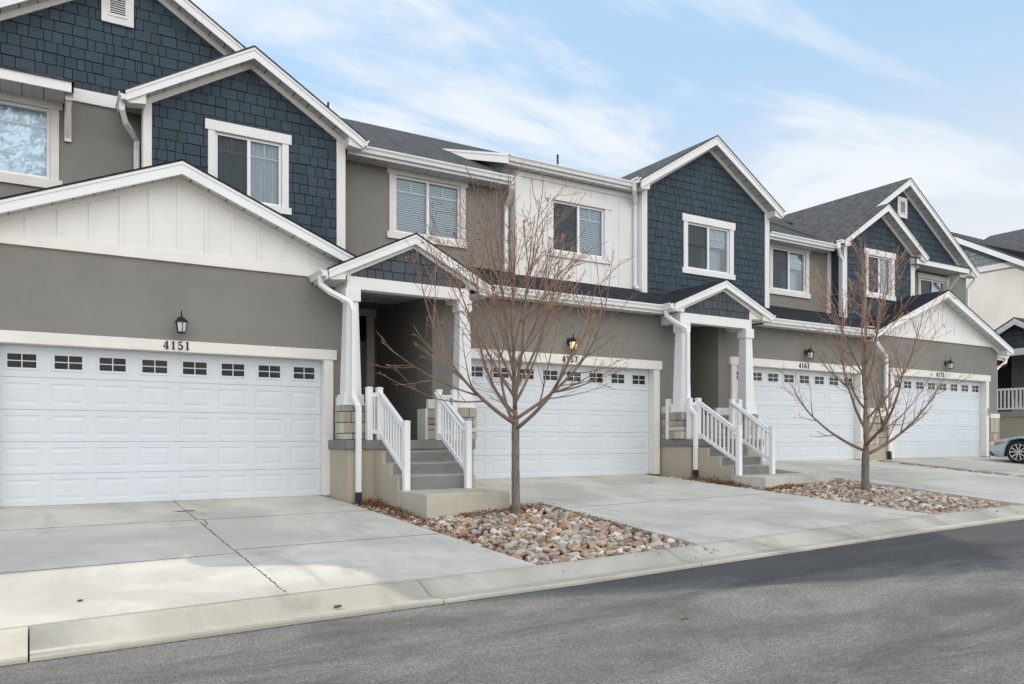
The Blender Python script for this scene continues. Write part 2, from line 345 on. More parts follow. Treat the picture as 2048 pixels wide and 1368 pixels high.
# ------------------------------------------------------------------ mesh builder
OFF = {}
class MB:
    def __init__(s): s.v = []; s.f = []; s.m = []; s.cur = 0; s.smooth = set()
    def face(s, pts, m=None):
        b = len(s.v); s.v += [tuple(p) for p in pts]; s.f.append(list(range(b, b + len(pts)))); s.m.append(s.cur if m is None else m)
    def box(s, x0, x1, y0, y1, z0, z1):
        if x0 > x1: x0, x1 = x1, x0
        if y0 > y1: y0, y1 = y1, y0
        if z0 > z1: z0, z1 = z1, z0
        b = len(s.v)
        s.v += [(x0, y0, z0), (x1, y0, z0), (x1, y1, z0), (x0, y1, z0), (x0, y0, z1), (x1, y0, z1), (x1, y1, z1), (x0, y1, z1)]
        for q in ((0, 3, 2, 1), (4, 5, 6, 7), (0, 1, 5, 4), (1, 2, 6, 5), (2, 3, 7, 6), (3, 0, 4, 7)):
            s.f.append([b + i for i in q]); s.m.append(s.cur)
        return s
    def hexa(s, p):  # 8 points: bottom 4 ccw, top 4 ccw
        b = len(s.v); s.v += [tuple(q) for q in p]
        for q in ((0, 3, 2, 1), (4, 5, 6, 7), (0, 1, 5, 4), (1, 2, 6, 5), (2, 3, 7, 6), (3, 0, 4, 7)):
            s.f.append([b + i for i in q]); s.m.append(s.cur)
        return s
    def taper(s, cx, cy, z0, z1, r0, r1):
        return s.hexa([(cx - r0, cy - r0, z0), (cx + r0, cy - r0, z0), (cx + r0, cy + r0, z0), (cx - r0, cy + r0, z0),
                       (cx - r1, cy - r1, z1), (cx + r1, cy - r1, z1), (cx + r1, cy + r1, z1), (cx - r1, cy + r1, z1)])
    def prism(s, poly, y0, y1, axis='y'):
        """poly in (x,z) extruded over y, or for axis x: (y,z) over x, or axis z: (x,y) over z"""
        def P3(a, b, c):
            return {'y': (a, c, b), 'x': (c, a, b), 'z': (a, b, c)}[axis]
        n = len(poly); b = len(s.v)
        s.v += [P3(p[0], p[1], y0) for p in poly] + [P3(p[0], p[1], y1) for p in poly]
        s.f.append([b + i for i in range(n)]); s.m.append(s.cur)
        s.f.append([b + n + i for i in reversed(range(n))]); s.m.append(s.cur)
        for i in range(n):
            j = (i + 1) % n; s.f.append([b + i, b + n + i, b + n + j, b + j]); s.m.append(s.cur)
        return s
    def tube(s, pts, rad, n=8, cap=True):
        pts = [Vector(p) for p in pts]
        if isinstance(rad, (int, float)): rad = [rad] * len(pts)
        rings = []; prev = None
        for i, p in enumerate(pts):
            d = (pts[min(i + 1, len(pts) - 1)] - pts[max(i - 1, 0)])
            if d.length < 1e-9: d = Vector((0, 0, 1))
            d.normalize()
            if prev is None:
                a = Vector((1, 0, 0)) if abs(d.x) < 0.8 else Vector((0, 1, 0)); u = d.cross(a).normalized()
            else:
                u = (prev - d * prev.dot(d)); u = u.normalized() if u.length > 1e-6 else d.orthogonal().normalized()
            prev = u; w_ = d.cross(u); b = len(s.v)
            for k in range(n):
                an = 2 * math.pi * k / n; s.v.append(tuple(p + (u * math.cos(an) + w_ * math.sin(an)) * rad[i]))
            rings.append(b)
        for i in range(len(rings) - 1):
            for k in range(n):
                a, b = rings[i], rings[i + 1]; k2 = (k + 1) % n
                s.smooth.add(len(s.f)); s.f.append([a + k, a + k2, b + k2, b + k]); s.m.append(s.cur)
        if cap:
            s.f.append([rings[0] + k for k in reversed(range(n))]); s.m.append(s.cur)
            s.f.append([rings[-1] + k for k in range(n)]); s.m.append(s.cur)
        return s
    def duct(s, pts, hx, hy):
        """rectangular tube (downspout) following pts, mitred"""
        pts = [Vector(p) for p in pts]; rings = []
        for i, p in enumerate(pts):
            d0 = (p - pts[i - 1]).normalized() if i else (pts[1] - p).normalized()
            d1 = (pts[i + 1] - p).normalized() if i < len(pts) - 1 else d0
            d = (d0 + d1).normalized()
            side = Vector((1, 0, 0)) if abs(d.x) < 0.9 else Vector((0, 1, 0))
            u = (side - d * side.dot(d)).normalized(); v_ = d.cross(u)
            k = 1 / max(0.6, d.dot(d0)); b = len(s.v)
            for a, c in ((-1, -1), (1, -1), (1, 1), (-1, 1)): s.v.append(tuple(p + u * a * hx + v_ * c * hy * k))
            rings.append(b)
        for i in range(len(rings) - 1):
            for k in range(4):
                a, b = rings[i], rings[i + 1]; k2 = (k + 1) % 4
                s.f.append([a + k, a + k2, b + k2, b + k]); s.m.append(s.cur)
        s.f.append([rings[0] + k for k in (3, 2, 1, 0)]); s.m.append(s.cur)
        s.f.append([rings[-1] + k for k in range(4)]); s.m.append(s.cur)
        return s
    def disc(s, c, axis, r, n=24):
        c = Vector(c); ax = Vector(axis).normalized(); u = ax.orthogonal().normalized(); v_ = ax.cross(u)
        s.face([c + (u * math.cos(2 * math.pi * k / n) + v_ * math.sin(2 * math.pi * k / n)) * r for k in range(n)]); return s
    def holed(s, outer, holes, y, flip=False):
        """flat wall face in the plane y with rectangular holes; outer in (x,z)"""
        regs = [list(outer)]
        for (x0, x1, z0, z1) in holes:
            nr = []
            for rg in regs:
                if max(p[0] for p in rg) <= x0 or min(p[0] for p in rg) >= x1 or max(p[1] for p in rg) <= z0 or min(p[1] for p in rg) >= z1: nr.append(rg); continue
                nr.append(clip(rg, 1, 0, x0)); nr.append(clip(rg, -1, 0, -x1)); mid = clip(clip(rg, -1, 0, -x0), 1, 0, x1)
                nr.append(clip(mid, 0, 1, z0)); nr.append(clip(mid, 0, -1, -z1))
            regs = [r_ for r_ in nr if len(r_) >= 3]
        for rg in regs: s.face([(a, y, b) for a, b in rg])
        return s
    def build(s, name, mats, parent=None, bevel=0.0, autosm=False):
        o_off = OFF.get(parent.name, Vector((0, 0, 0))) if parent else Vector((0, 0, 0))
        me = bpy.data.meshes.new(name)
        me.from_pydata([(x - o_off.x, y - o_off.y, z - o_off.z) for x, y, z in s.v], [], s.f)
        if not isinstance(mats, (list, tuple)): mats = [mats]
        for m in mats: me.materials.append(m)
        for i, pl in enumerate(me.polygons):
            pl.material_index = s.m[i]; pl.use_smooth = (i in s.smooth)
        uv = me.uv_layers.new(name='UVMap'); up = Vector((0, 0, 1))
        for pl in me.polygons:
            n = pl.normal; t_ = up.cross(n)
            if t_.length < 0.02: t_ = Vector((1, 0, 0)); bt = Vector((0, 1, 0))
            else: t_.normalize(); bt = n.cross(t_)
            if abs(t_.x) > abs(t_.y):
                if t_.x < 0: t_ = -t_
            elif t_.y < 0: t_ = -t_
            for li in pl.loop_indices:
                co = me.vertices[me.loops[li].vertex_index].co + o_off
                uv.data[li].uv = (co.dot(t_), co.dot(bt))
        me.validate(); me.update()
        o = bpy.data.objects.new(name, me); COL.objects.link(o)
        if parent is not None: o.parent = parent; OFF[o.name] = o_off.copy()
        if bevel > 0:
            b = o.modifiers.new('bevel', 'BEVEL'); b.width = bevel; b.segments = 2; b.limit_method = 'ANGLE'; b.angle_limit = R(40)
        return o
def thing(name, label, cat, loc, group=None):
    o = bpy.data.objects.new(name, None); COL.objects.link(o); o.location = loc
    o.empty_display_size = 0.3
    OFF[o.name] = Vector(loc); tag(o, label, cat, group); return o
def tag(o, label, cat, group=None, kind=None):
    o['label'] = label; o['category'] = cat
    if group: o['group'] = group
    if kind: o['kind'] = kind
    return o
def struct(o, label=None):
    o['kind'] = 'structure'
    if label: o['label'] = label
    o['category'] = o.name.split('.')[0].replace('_', ' ')
    return o
def copy_tree(root, loc):
    r = root.copy(); COL.objects.link(r); r.location = loc
    def rec(src, dst):
        for ch in src.children:
            c = ch.copy(); COL.objects.link(c); c.parent = dst; rec(ch, c)
    rec(root, r); return r
def clip(poly, a, b, c):
    """keep the part of poly where a*x+b*z<=c"""
    out = []
    for i in range(len(poly)):
        p, q = poly[i], poly[(i + 1) % len(poly)]
        dp, dq = a * p[0] + b * p[1] - c, a * q[0] + b * q[1] - c
        if dp <= 0: out.append(p)
        if (dp < 0 < dq) or (dq < 0 < dp):
            t_ = dp / (dp - dq); out.append((p[0] + (q[0] - p[0]) * t_, p[1] + (q[1] - p[1]) * t_))
    return out
def convex_planes(poly):
    A = sum(poly[i][0] * poly[(i + 1) % len(poly)][1] - poly[(i + 1) % len(poly)][0] * poly[i][1] for i in range(len(poly)))
    if A < 0: poly = poly[::-1]
    pl = []
    for i in range(len(poly)):
        p, q = poly[i], poly[(i + 1) % len(poly)]
        nx, nz = (q[1] - p[1]), -(q[0] - p[0]); pl.append((nx, nz, nx * p[0] + nz * p[1]))
    return pl
def shingles(mb, poly, y, holes=(), course=0.187, axis='y', sgn=-1, seed=0, wmin=0.11, wmax=0.30):
    """staggered edge shingles covering a convex polygon (u,z) in the plane y"""
    rnd = random.Random(seed); pls = convex_planes(poly)
    u0 = min(p[0] for p in poly); u1 = max(p[0] for p in poly); z0 = min(p[1] for p in poly); z1 = max(p[1] for p in poly)
    regs = []
    if holes:
        hx0, hx1, hz0, hz1 = holes[0]
        regs = [[(1, 0, hx0)], [(-1, 0, -hx1)], [(-1, 0, -hx0), (1, 0, hx1), (0, 1, hz0)], [(-1, 0, -hx0), (1, 0, hx1), (0, -1, -hz1)]]
    else: regs = [[]]
    nz_ = int((z1 - z0) / course) + 2; z = z0 - 0.04
    for r in range(nz_):
        u = u0 - rnd.random() * 0.25
        while u < u1:
            w_ = rnd.choice((0.12, 0.16, 0.19, 0.23, 0.28)) * rnd.uniform(0.92, 1.08)
            g = 0.0065; dz = rnd.choice((0, 0, 0, -0.006, 0.007)); th = rnd.uniform(0.011, 0.016)
            for rg in regs:
                q = [(u + g, z + dz), (u + w_ - g, z + dz), (u + w_ - g, z + course - 0.010), (u + g, z + course - 0.010)]
                for pl in pls + rg:
                    q = clip(q, *pl)
                    if len(q) < 3: break
                if len(q) < 3: continue
                ar = abs(sum(q[i][0] * q[(i + 1) % len(q)][1] - q[(i + 1) % len(q)][0] * q[i][1] for i in range(len(q)))) / 2
                if ar < 2e-4: continue
                def P3(a, b, d):
                    return (a, y + sgn * d, b) if axis == 'y' else (y + sgn * d, a, b)
                n = len(q); b0 = len(mb.v)
                f = lambda zz_: th * (1 - 0.62 * max(0, min(1, (zz_ - z) / course)))
                mb.v += [P3(a, b, f(b)) for a, b in q] + [P3(a, b, 0.0) for a, b in q]
                mb.f.append([b0 + i for i in range(n)]); mb.m.append(mb.cur)
                for i in range(n):
                    j = (i + 1) % n; mb.f.append([b0 + i, b0 + n + i, b0 + n + j, b0 + j]); mb.m.append(mb.cur)
            u += w_
        z += course
    return mb

# ------------------------------------------------------------------ ground levels (metres, garage floor of the first house = 0)
CURB_PTS = [(-60, -1.5), (-10, -0.62), (-0.2, -0.455), (2, -0.41), (4.8, -0.365), (7.2, -0.30), (10.8, -0.205), (15.0, -0.125), (20, -0.06), (30, 0.02), (90, 0.1)]
FLR_PTS = [(-60, -1.2), (-10, -0.3), (4.9, 0.0), (7.0, 0.19), (7.3, 0.205), (12.3, 0.205), (14.5, 0.43), (15, 0.45), (20, 0.455), (30, 0.47), (90, 0.5)]
def lerp(pts, x):
    if x <= pts[0][0]: return pts[0][1]
    for (a, b), (c, d) in zip(pts, pts[1:]):
        if x <= c: return b + (d - b) * (x - a) / (c - a)
    return pts[-1][1]
YC = -6.6
def curbz(x): return lerp(CURB_PTS, x)
def gz(x, y, fl=None):
    f = lerp(FLR_PTS, x) if fl is None else fl
    t_ = max(0.0, min(1.0, -y / 6.6)); return f + (curbz(x) - f) * t_

def grid_sheet(name, xs, ys, zf, mat, thick=0.0):
    mb = MB(); nx, ny = len(xs), len(ys)
    mb.v = [(x, y, zf(x, y)) for y in ys for x in xs]
    for j in range(ny - 1):
        for i in range(nx - 1):
            a = j * nx + i; mb.f.append([a, a + 1, a + nx + 1, a + nx]); mb.m.append(0)
    if thick:
        k = len(mb.v); mb.v += [(x, y, z - thick) for x, y, z in mb.v[:k]]
        rim = [i for i in range(nx)] + [j * nx + nx - 1 for j in range(1, ny)] + [(ny - 1) * nx + i for i in range(nx - 2, -1, -1)] + [j * nx for j in range(ny - 2, 0, -1)]
        for a, b in zip(rim, rim[1:] + rim[:1]): mb.f.append([b, a, a + k, b + k]); mb.m.append(0)
    return mb
def frange(a, b, st):
    n = max(1, int(round((b - a) / st))); return [a + (b - a) * i / n for i in range(n + 1)]

# one ground sheet out to the horizon, dipping under everything paved
xs = [-1500, -400, -120, -60] + frange(-50, 60, 2.0) + [90, 200, 500, 1500]
ys = [-1500, -400, -120, -60, -40, -30] + frange(-24, 24, 2.0) + [30, 60, 120, 400, 1500]
def groundz(x, y):
    if y < -5: return curbz(x) - 0.42
    return gz(x, min(y, 0)) - 0.22
struct(grid_sheet('g', xs, ys, groundz, None).build('ground', M['dirt']), 'bare brown earth under the houses and paving')

# asphalt road with a slight crown
def roadz(x, y):
    k = (y + 7.22); return curbz(x) - 0.125 + 0.02 * min(4.5, -k) - 0.02 * max(0, -k - 4.5)
xs = frange(-60, 80, 1.0); ys = [-7.22, -7.5, -8, -8.6, -9.2, -10, -11, -12, -13, -14, -15, -16.5, -18]
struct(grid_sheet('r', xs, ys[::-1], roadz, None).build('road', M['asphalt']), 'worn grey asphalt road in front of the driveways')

# rolled kerb and gutter poured in lengths
prof = [(-6.585, -0.30), (-6.585, -0.006), (-6.62, 0.0), (-6.68, -0.004), (-6.75, -0.026), (-6.93, -0.094), (-6.965, -0.104), (-6.99, -0.106), (-7.12, -0.096), (-7.235, -0.084), (-7.25, -0.10), (-7.25, -0.30)]
mb = MB()
joints = [-58, -52, -46, -40, -34, -28, -22, -16, -10, -6.5, -3.2, 0.0, 3.28, 6.55, 9.9, 13.3, 16.7, 20, 23.4, 26.8, 30, 34, 38, 42, 48, 54, 60, 70, 80]
for a, b in zip(joints, joints[1:]):
    st = frange(a + 0.006, b - 0.006, 0.6); base = len(mb.v); n = len(prof)
    for x in st:
        for (yy, dz) in prof: mb.v.append((x, yy, curbz(x) + dz + noise.noise(Vector((x * 1.3, yy * 2, 3))) * 0.004))
    for i in range(len(st) - 1):
        for k in range(n - 1):
            p = base + i * n + k; (mb.smooth.add(len(mb.f)) if k not in (0, 7, 9, 10) else None); mb.f.append([p, p + 1, p + n + 1, p + n]); mb.m.append(0)
    mb.f.append([base + k for k in range(n)]); mb.m.append(0)
    mb.f.append([base + (len(st) - 1) * n + k for k in reversed(range(n))]); mb.m.append(0)
struct(mb.build('kerb', M['curb']), 'pale concrete rolled kerb and gutter along the road')

# driveways: slabs with real gaps between them
def slab(mb, x0, x1, y0, y1, fl=None, th=0.10, up=0.0, gap=0.009, step=0.7, l=None, r=None):
    xs = frange(x0 + .003, x1 - .003, step); ys = frange(y0 + gap, y1 - gap, step)
    g_ = grid_sheet('', xs, ys, lambda x, y: gz(x, y, fl) + up, None, th); b = len(mb.v)
    if l or r:
        g_.v = [((l(y) if l else x0) + (x - x0) / (x1 - x0) * ((r(y) if r else x1) - (l(y) if l else x0)), y, z) for x, y, z in g_.v]
    mb.v += g_.v; mb.f += [[b + i for i in f] for f in g_.f]; mb.m += [0] * len(g_.f)
YB = -6.578
mb = MB()
E1 = lambda y: 4.555 - .031 * y - .012; E2 = lambda y: 12.13 - .018 * y - .01; E3 = lambda y: 14.66 - .047 * y + .01
for (a, b) in ((-3.4, 2.02), (2.02, 4.75)):
    for (c, d) in ((YB, -4.55 if a < 0 else -4.35), (-4.55 if a < 0 else -4.35, -2.0), (-2.0, 0.16)): slab(mb, a, b, c, d, 0.0, r=(E1 if a > 0 else None))
d1 = struct(mb.build('driveway', M['concrete']), 'concrete driveway in front of garage 4151 with sunlit lower half')
mb = MB()
slab(mb, 7.16, 12.20, YB, -3.62, 0.205, r=E2); slab(mb, 7.16, 12.20, -3.62, -2.93, 0.205, r=E2); slab(mb, 6.0, 12.20, -2.93, 0.16, 0.205, r=E2)
struct(mb.build('driveway', M['concrete']), 'concrete driveway in front of garage 4157 between two cobble beds')
mb = MB()
slab(mb, 14.7, 19.85, YB, -2.2, 0.45, l=E3); slab(mb, 14.7, 19.85, -2.2, 0.16, 0.45, l=E3)
struct(mb.build('driveway', M['concrete']), 'concrete driveway in front of garage 4163 right of the second tree')
mb = MB()
slab(mb, 20.50, 26.9, YB, -3.0, 0.46); slab(mb, 20.50, 26.9, -3.0, 0.16, 0.46)
struct(mb.build('driveway', M['concrete']), 'concrete driveway in front of garage 4175 with the car on it')
mb = MB()
slab(mb, 27.3, 45, YB, 6, 0.46)
struct(mb.build('pavement', M['concrete']), 'concrete paving beyond the last garage')

# long crack and dirt joint down the first driveway
mb = MB(); rnd = random.Random(3)
def ribbon(mb, pts, w_, fl):
    for (x0, y0), (x1, y1) in zip(pts, pts[1:]):
        dx, dy = x1 - x0, y1 - y0; l = math.hypot(dx, dy) or 1; nx, ny = -dy / l * w_ / 2, dx / l * w_ / 2
        mb.face([(x0 - nx, y0 - ny, gz(x0, y0, fl) + 0.003), (x1 - nx, y1 - ny, gz(x1, y1, fl) + 0.003), (x1 + nx, y1 + ny, gz(x1, y1, fl) + 0.003), (x0 + nx, y0 + ny, gz(x0, y0, fl) + 0.003)])
y = -1.55; x = 2.03; ribbon(mb, [(2.02, 0.05), (2.02, -2.0)], 0.012, 0.0)
pts = [(2.03, -2.0), (2.09, -2.04), (2.12, -2.16), (2.08, -2.24), (2.10, -2.38), (2.04, -2.5), (2.03, -2.6)]
ribbon(mb, pts, 0.012, 0.0)
yy = -2.25
while yy > -6.5:
    l = rnd.uniform(0.02, 0.09); ribbon(mb, [(2.02 + rnd.uniform(-.01, .01), yy), (2.02 + rnd.uniform(-.012, .012), yy - l)], rnd.uniform(0.004, 0.018), 0.0); yy -= l * rnd.uniform(0.6, 1.6)
jb = MB()
for (xa, xb, yj, fl) in ((-3.4, 2.02, -4.55, 0.0), (2.02, 4.69, -4.35, 0.0), (-3.4, 4.61, -2.0, 0.0), (7.16, 12.19, -3.62, .205), (14.75, 19.85, -2.2, .45), (20.5, 26.9, -3.0, .46)):
    xx = xa
    while xx < xb: x2 = min(xb, xx + .25); ribbon(jb, [(xx, yj + rnd.uniform(-.004, .004)), (x2, yj + rnd.uniform(-.004, .004))], rnd.uniform(.010, .022), fl); xx = x2
struct(jb.build('paving_joint', M['jointgrey']), 'grey control joints cut across the concrete driveways')
struct(mb.build('pavement_crack', M['jointdark']), 'dark crack and weedy joint running down the driveway of 4151')
mb = MB()
for cx, cy, a, b, fl in ((2.02, -1.1, 0.17, 0.05, 0.0), (10.9, -1.4, 0.13, 0.03, 0.205), (11.6, -1.7, 0.25, 0.02, 0.205)):
    n = 18; mb.face([(cx + a * math.cos(i / n * 6.283) * rnd.uniform(.7, 1.1), cy + b * math.sin(i / n * 6.283) * rnd.uniform(.6, 1.2), gz(cx, cy, fl) + 0.004) for i in range(n)])
struct(mb.build('oil_stain', M['jointdark']), 'small brown stains on the driveways')

# bed soil
def bed_soil(name, x0, x1, y0, y1, drop, lab):
    return struct(grid_sheet('', frange(x0, x1, 0.4), frange(y0, y1, 0.4), lambda x, y: gz(x, y) - drop, None, 0.1).build(name, M['dirt']), lab)
bed_soil('soil', 4.50, 7.19, YB, 0.0, 0.10, 'brown soil under the near cobble bed')
bed_soil('soil', 12.05, 15.0, YB, 0.0, 0.09, 'brown soil under the middle cobble bed')
bed_soil('soil', 19.80, 20.52, YB, 0.2, 0.07, 'brown soil under the narrow far cobble strip')

# ------------------------------------------------------------------ house parts
YM, YBAY, YG = 1.42, 1.0, 0.0
def body(parent, name, poly, y0, y1, mat, holes=(), extra=None):
    """solid-looking wall mass: holed front face, sides and back"""
    holes = [(a - .02, b + .02, c - .02, d + .02) for a, b, c, d in holes]
    mb = MB(); mb.holed(poly, holes, y0)
    n = len(poly)
    for i in range(n):
        a, b = poly[i], poly[(i + 1) % n]
        mb.face([(a[0], y0, a[1]), (a[0], y1, a[1]), (b[0], y1, b[1]), (b[0], y0, b[1])])
    mb.face([(a, y1, b) for a, b in reversed(poly)])
    for (x0, x1, z0, z1) in holes:   # jambs
        d = 0.16
        mb.face([(x0, y0, z0), (x0, y0 + d, z0), (x0, y0 + d, z1), (x0, y0, z1)]); mb.face([(x1, y0, z0), (x1, y0, z1), (x1, y0 + d, z1), (x1, y0 + d, z0)])
        mb.face([(x0, y0, z1), (x0, y0 + d, z1), (x1, y0 + d, z1), (x1, y0, z1)]); mb.face([(x0, y0, z0), (x1, y0, z0), (x1, y0 + d, z0), (x0, y0 + d, z0)])
    return mb.build(name, mat, parent)

def window(parent, x0, x1, z0, z1, y, kind, trimmat, tw=0.12, head=0.15, sill=0.13, seed=0, muntin=True):
    """sliding window: opening x0..x1,z0..z1 in the wall plane y (facing -y)"""
    fw = 0.045; mid = (x0 + x1) / 2; yf = y + 0.012; mb = MB()
    mb.box(x0, x1, yf, y + 0.09, z0, z0 + fw); mb.box(x0, x1, yf, y + 0.09, z1 - fw, z1)
    mb.box(x0, x0 + fw, yf, y + 0.09, z0 + fw, z1 - fw); mb.box(x1 - fw, x1, yf, y + 0.09, z0 + fw, z1 - fw)
    mb.box(mid - 0.03, mid + 0.03, yf - 0.003, y + 0.088, z0 + fw, z1 - fw)
    if muntin:
        zm = z1 - 0.30
        for a, b in ((x0 + fw, mid - 0.03), (mid + 0.03, x1 - fw)):
            mb.box(a, b, y + 0.058, y + 0.075, zm - 0.010, zm + 0.010); c = (a + b) / 2
            mb.box(c - 0.010, c + 0.010, y + 0.0585, y + 0.0745, zm + 0.010, z1 - fw)
    w_ = mb.build('window', M['vinyl'], parent)
    t_ = MB(); e = 0.035
    t_.box(x0 - tw, x0 - 0.003, y - e, y + 0.01, z0 - 0.003, z1 + 0.003); t_.box(x1 + 0.003, x1 + tw, y - e, y + 0.01, z0 - 0.003, z1 + 0.003)
    t_.box(x0 - tw - 0.05, x1 + tw + 0.05, y - e - 0.012, y + 0.01, z1 + 0.003, z1 + head)
    t_.box(x0 - tw - 0.05, x1 + tw + 0.05, y - e - 0.012, y + 0.01, z0 - sill, z0 - 0.003)
    t_.build('window_trim', trimmat, w_, 0.004)
    for (pa, pb, py_) in ((x0 + fw - .005, mid - 0.025, y + .046), (mid + 0.025, x1 - fw + .005, y + .052)):
        g = MB(); g.face([(pa, py_, z0 + fw - .005), (pb, py_, z0 + fw - .005), (pb, py_, z1 - fw + .005), (pa, py_, z1 - fw + .005)]); g.build('pane', M['glass'], w_)
    if kind.get('screen', True):
        s = MB(); s.face([(x0 + fw, y + 0.034, z0 + fw), (mid - 0.03, y + 0.034, z0 + fw), (mid - 0.03, y + 0.034, z1 - fw), (x0 + fw, y + 0.034, z1 - fw)])
        s.build('insect_screen', M['screen'], w_)
    room = MB(); room.box(x0 - 0.3, x1 + 0.3, y + 0.9, y + 0.95, z0 - 0.4, z1 + 0.3)
    room.box(x0 - 0.35, x0 - 0.3, y + 0.17, y + 0.95, z0 - .4, z1 + .3); room.box(x1 + 0.3, x1 + 0.35, y + 0.17, y + 0.95, z0 - .4, z1 + .3)
    room.box(x0 - .35, x1 + .35, y + .17, y + .95, z0 - .45, z0 - .4); room.box(x0 - .35, x1 + .35, y + .17, y + .95, z1 + .3, z1 + .35)
    room.build('room_behind', M['interior'], w_)
    rnd = random.Random(seed)
    for (a, b, side) in ((x0 + 0.02, mid - 0.005, 0), (mid + 0.005, x1 - 0.02, 1)):
        k = kind['kinds'][side]; bl = MB()
        if k.startswith('blind'):
            low = z0 + 0.02 if k == 'blind' else z1 - (z1 - z0) * 0.42
            z = z1 - 0.03; bl.box(a, b, y + 0.115, y + 0.150, z1 - 0.05, z1 - 0.0)
            while z > low:
                bl.face([(a, y + 0.112, z - 0.020), (b, y + 0.112, z - 0.020), (b, y + 0.134, z + 0.014), (a, y + 0.134, z + 0.014)]); z -= 0.046 if k != 'blindup' else 0.034
            bl.build('blind', M['blind'], w_)
            if k == 'blindup':
                c_ = MB(); c_.face([(a, y + 0.3, z0 - .05), (b, y + 0.3, z0 - .05), (b, y + 0.3, low), (a, y + 0.3, low)]); c_.build('curtain', M['curtain'], w_)
        elif k == 'curtain':
            n = 40; ph = rnd.random() * 6
            P0 = [(a + (b - a) * i / n, y + 0.14 + 0.022 * math.sin(i * 0.85 + ph) + 0.012 * math.sin(i * 2.1 + ph)) for i in range(n + 1)]
            for p, q in zip(P0, P0[1:]): bl.smooth.add(len(bl.f)); bl.face([(p[0], p[1], z0), (q[0], q[1], z0), (q[0], q[1], z1), (p[0], p[1], z1)])
            bl.build('curtain', M['curtain'], w_)
        elif k == 'sheet':
            n, m_ = 26, 30; b0 = len(bl.v)
            for j in range(m_ + 1):
                for i in range(n + 1):
                    u, v_ = a + (b - a) * i / n, z0 + (z1 - z0) * j / m_
                    d = abs(noise.noise(Vector((u * 4, v_ * 4, 1)))) * 0.07 + abs(noise.noise(Vector((u * 9, v_ * 8, 5)))) * 0.035 + noise.noise(Vector((u * 2, v_ * 2, 9))) * .02
                    bl.v.append((u, y + 0.10 + d * 0.8, v_))
            for j in range(m_):
                for i in range(n):
                    p = b0 + j * (n + 1) + i; bl.f.append([p, p + 1, p + n + 2, p + n + 1]); bl.m.append(0)
            bl.build('crumpled_sheet', M['sheet'], w_)
    return w_

def gable(parent, xc, zp, hw, p, yf, ywall, yback, wallmat_name, fh=0.19, zr_trim=0.11, over=0.30, eave_len=None, roofmat='roof', hwL=None, hwR=None, frieze=True, roof_name='roof', eaves=(True, True)):
    """front gable: roof planes, rake boards, soffit and frieze. zp = top of rake board at the ridge"""
    hl = hwL or hw; hr = hwR or hw
    el = [xc - hl, zp - p * hl]; er = [xc + hr, zp - p * hr]
    rb = MB(); k = 0.028
    for (ex, ez, s) in ((el[0], el[1], -1), (er[0], er[1], 1)):
        ox = ex + s * 0.035; oz = ez - p * 0.035
        a = [(xc, zp + 0.004), (ox, oz + 0.004), (ox, oz + k + 0.004), (xc, zp + k + 0.004)]
        rb.prism(a if s < 0 else a[::-1], yf - 0.025, yback)
    rf = rb.build(roof_name, M[roofmat], parent)
    fb = MB()
    for (ex, ez, s) in ((el[0], el[1], -1), (er[0], er[1], 1)):
        fb.prism([(xc, zp), (ex, ez), (ex, ez - fh * 0.86), (xc, zp - fh)], yf, yf + 0.035)
        fb.prism([(xc, zp + 0.002), (ex + s * .015, ez + 0.002 - p * .015), (ex + s * .015, ez - 0.045 - p * .015), (xc, zp - 0.045)], yf - 0.014, yf - 0.0005)
    fb.build('rake_board', M['alum'], rf)
    sb = MB()
    for (ex, ez, s) in ((el[0], el[1], -1), (er[0], er[1], 1)):
        z_ = -fh * 0.80
        sb.face([(xc, yf + 0.035, zp + z_), (ex, yf + 0.035, ez + z_), (ex, ywall, ez + z_), (xc, ywall, zp + z_)])
    sb.build('rake_soffit', M['soffit_y'], rf)
    if frieze:
        tb = MB(); z_ = -fh * 0.82
        for (ex, ez, s) in ((el[0] + over, el[1] + p * over, -1), (er[0] - over, er[1] + p * over, 1)):
            tb.prism([(xc, zp + z_), (ex, ez + z_), (ex, ez + z_ - zr_trim), (xc, zp + z_ - zr_trim)], ywall - 0.03, ywall + 0.005)
            # boxed return at the foot of the rake
            xo = ex + s * over
            tb.prism([(ex, ez + z_), (xo - s * 0.01, ez - p * over + z_), (xo - s * 0.06, ez - p * over - fh * 0.95), (ex, ez + z_ - zr_trim - 0.06)], yf + 0.036, ywall - 0.031)
        tb.build('frieze_board', M['trim'], rf)
    return rf
M['soffit_y'] = mat_lined('vented_soffit_rake', (0.60, 0.60, 0.58), 1, 0.30, 0.022, (0.06, 0.06, 0.06))

def gutter_x(mb, x0, x1, y, z, d=0.11, h=0.115):
    """K-style gutter along x, back at y, front towards -y, rim at z"""
    P_ = [(y, z), (y, z - h), (y - d * 0.62, z - h), (y - d * 0.72, z - h * 0.55), (y - d, z - h * 0.22), (y - d, z), (y - d + 0.014, z), (y - d + 0.016, z - 0.03), (y - 0.012, z - 0.03), (y - 0.012, z)]
    mb.prism(P_, x0, x1, 'x')
def gutter_y(mb, y0, y1, x, z, s=-1, d=0.11, h=0.115):
    P_ = [(x, z), (x, z - h), (x + s * d * 0.62, z - h), (x + s * d * 0.72, z - h * 0.55), (x + s * d, z - h * 0.22), (x + s * d, z), (x + s * (d - 0.014), z), (x + s * (d - 0.016), z - 0.03), (x + s * 0.012, z - 0.03), (x + s * 0.012, z)]
    mb.prism(P_, y0, y1, 'y')

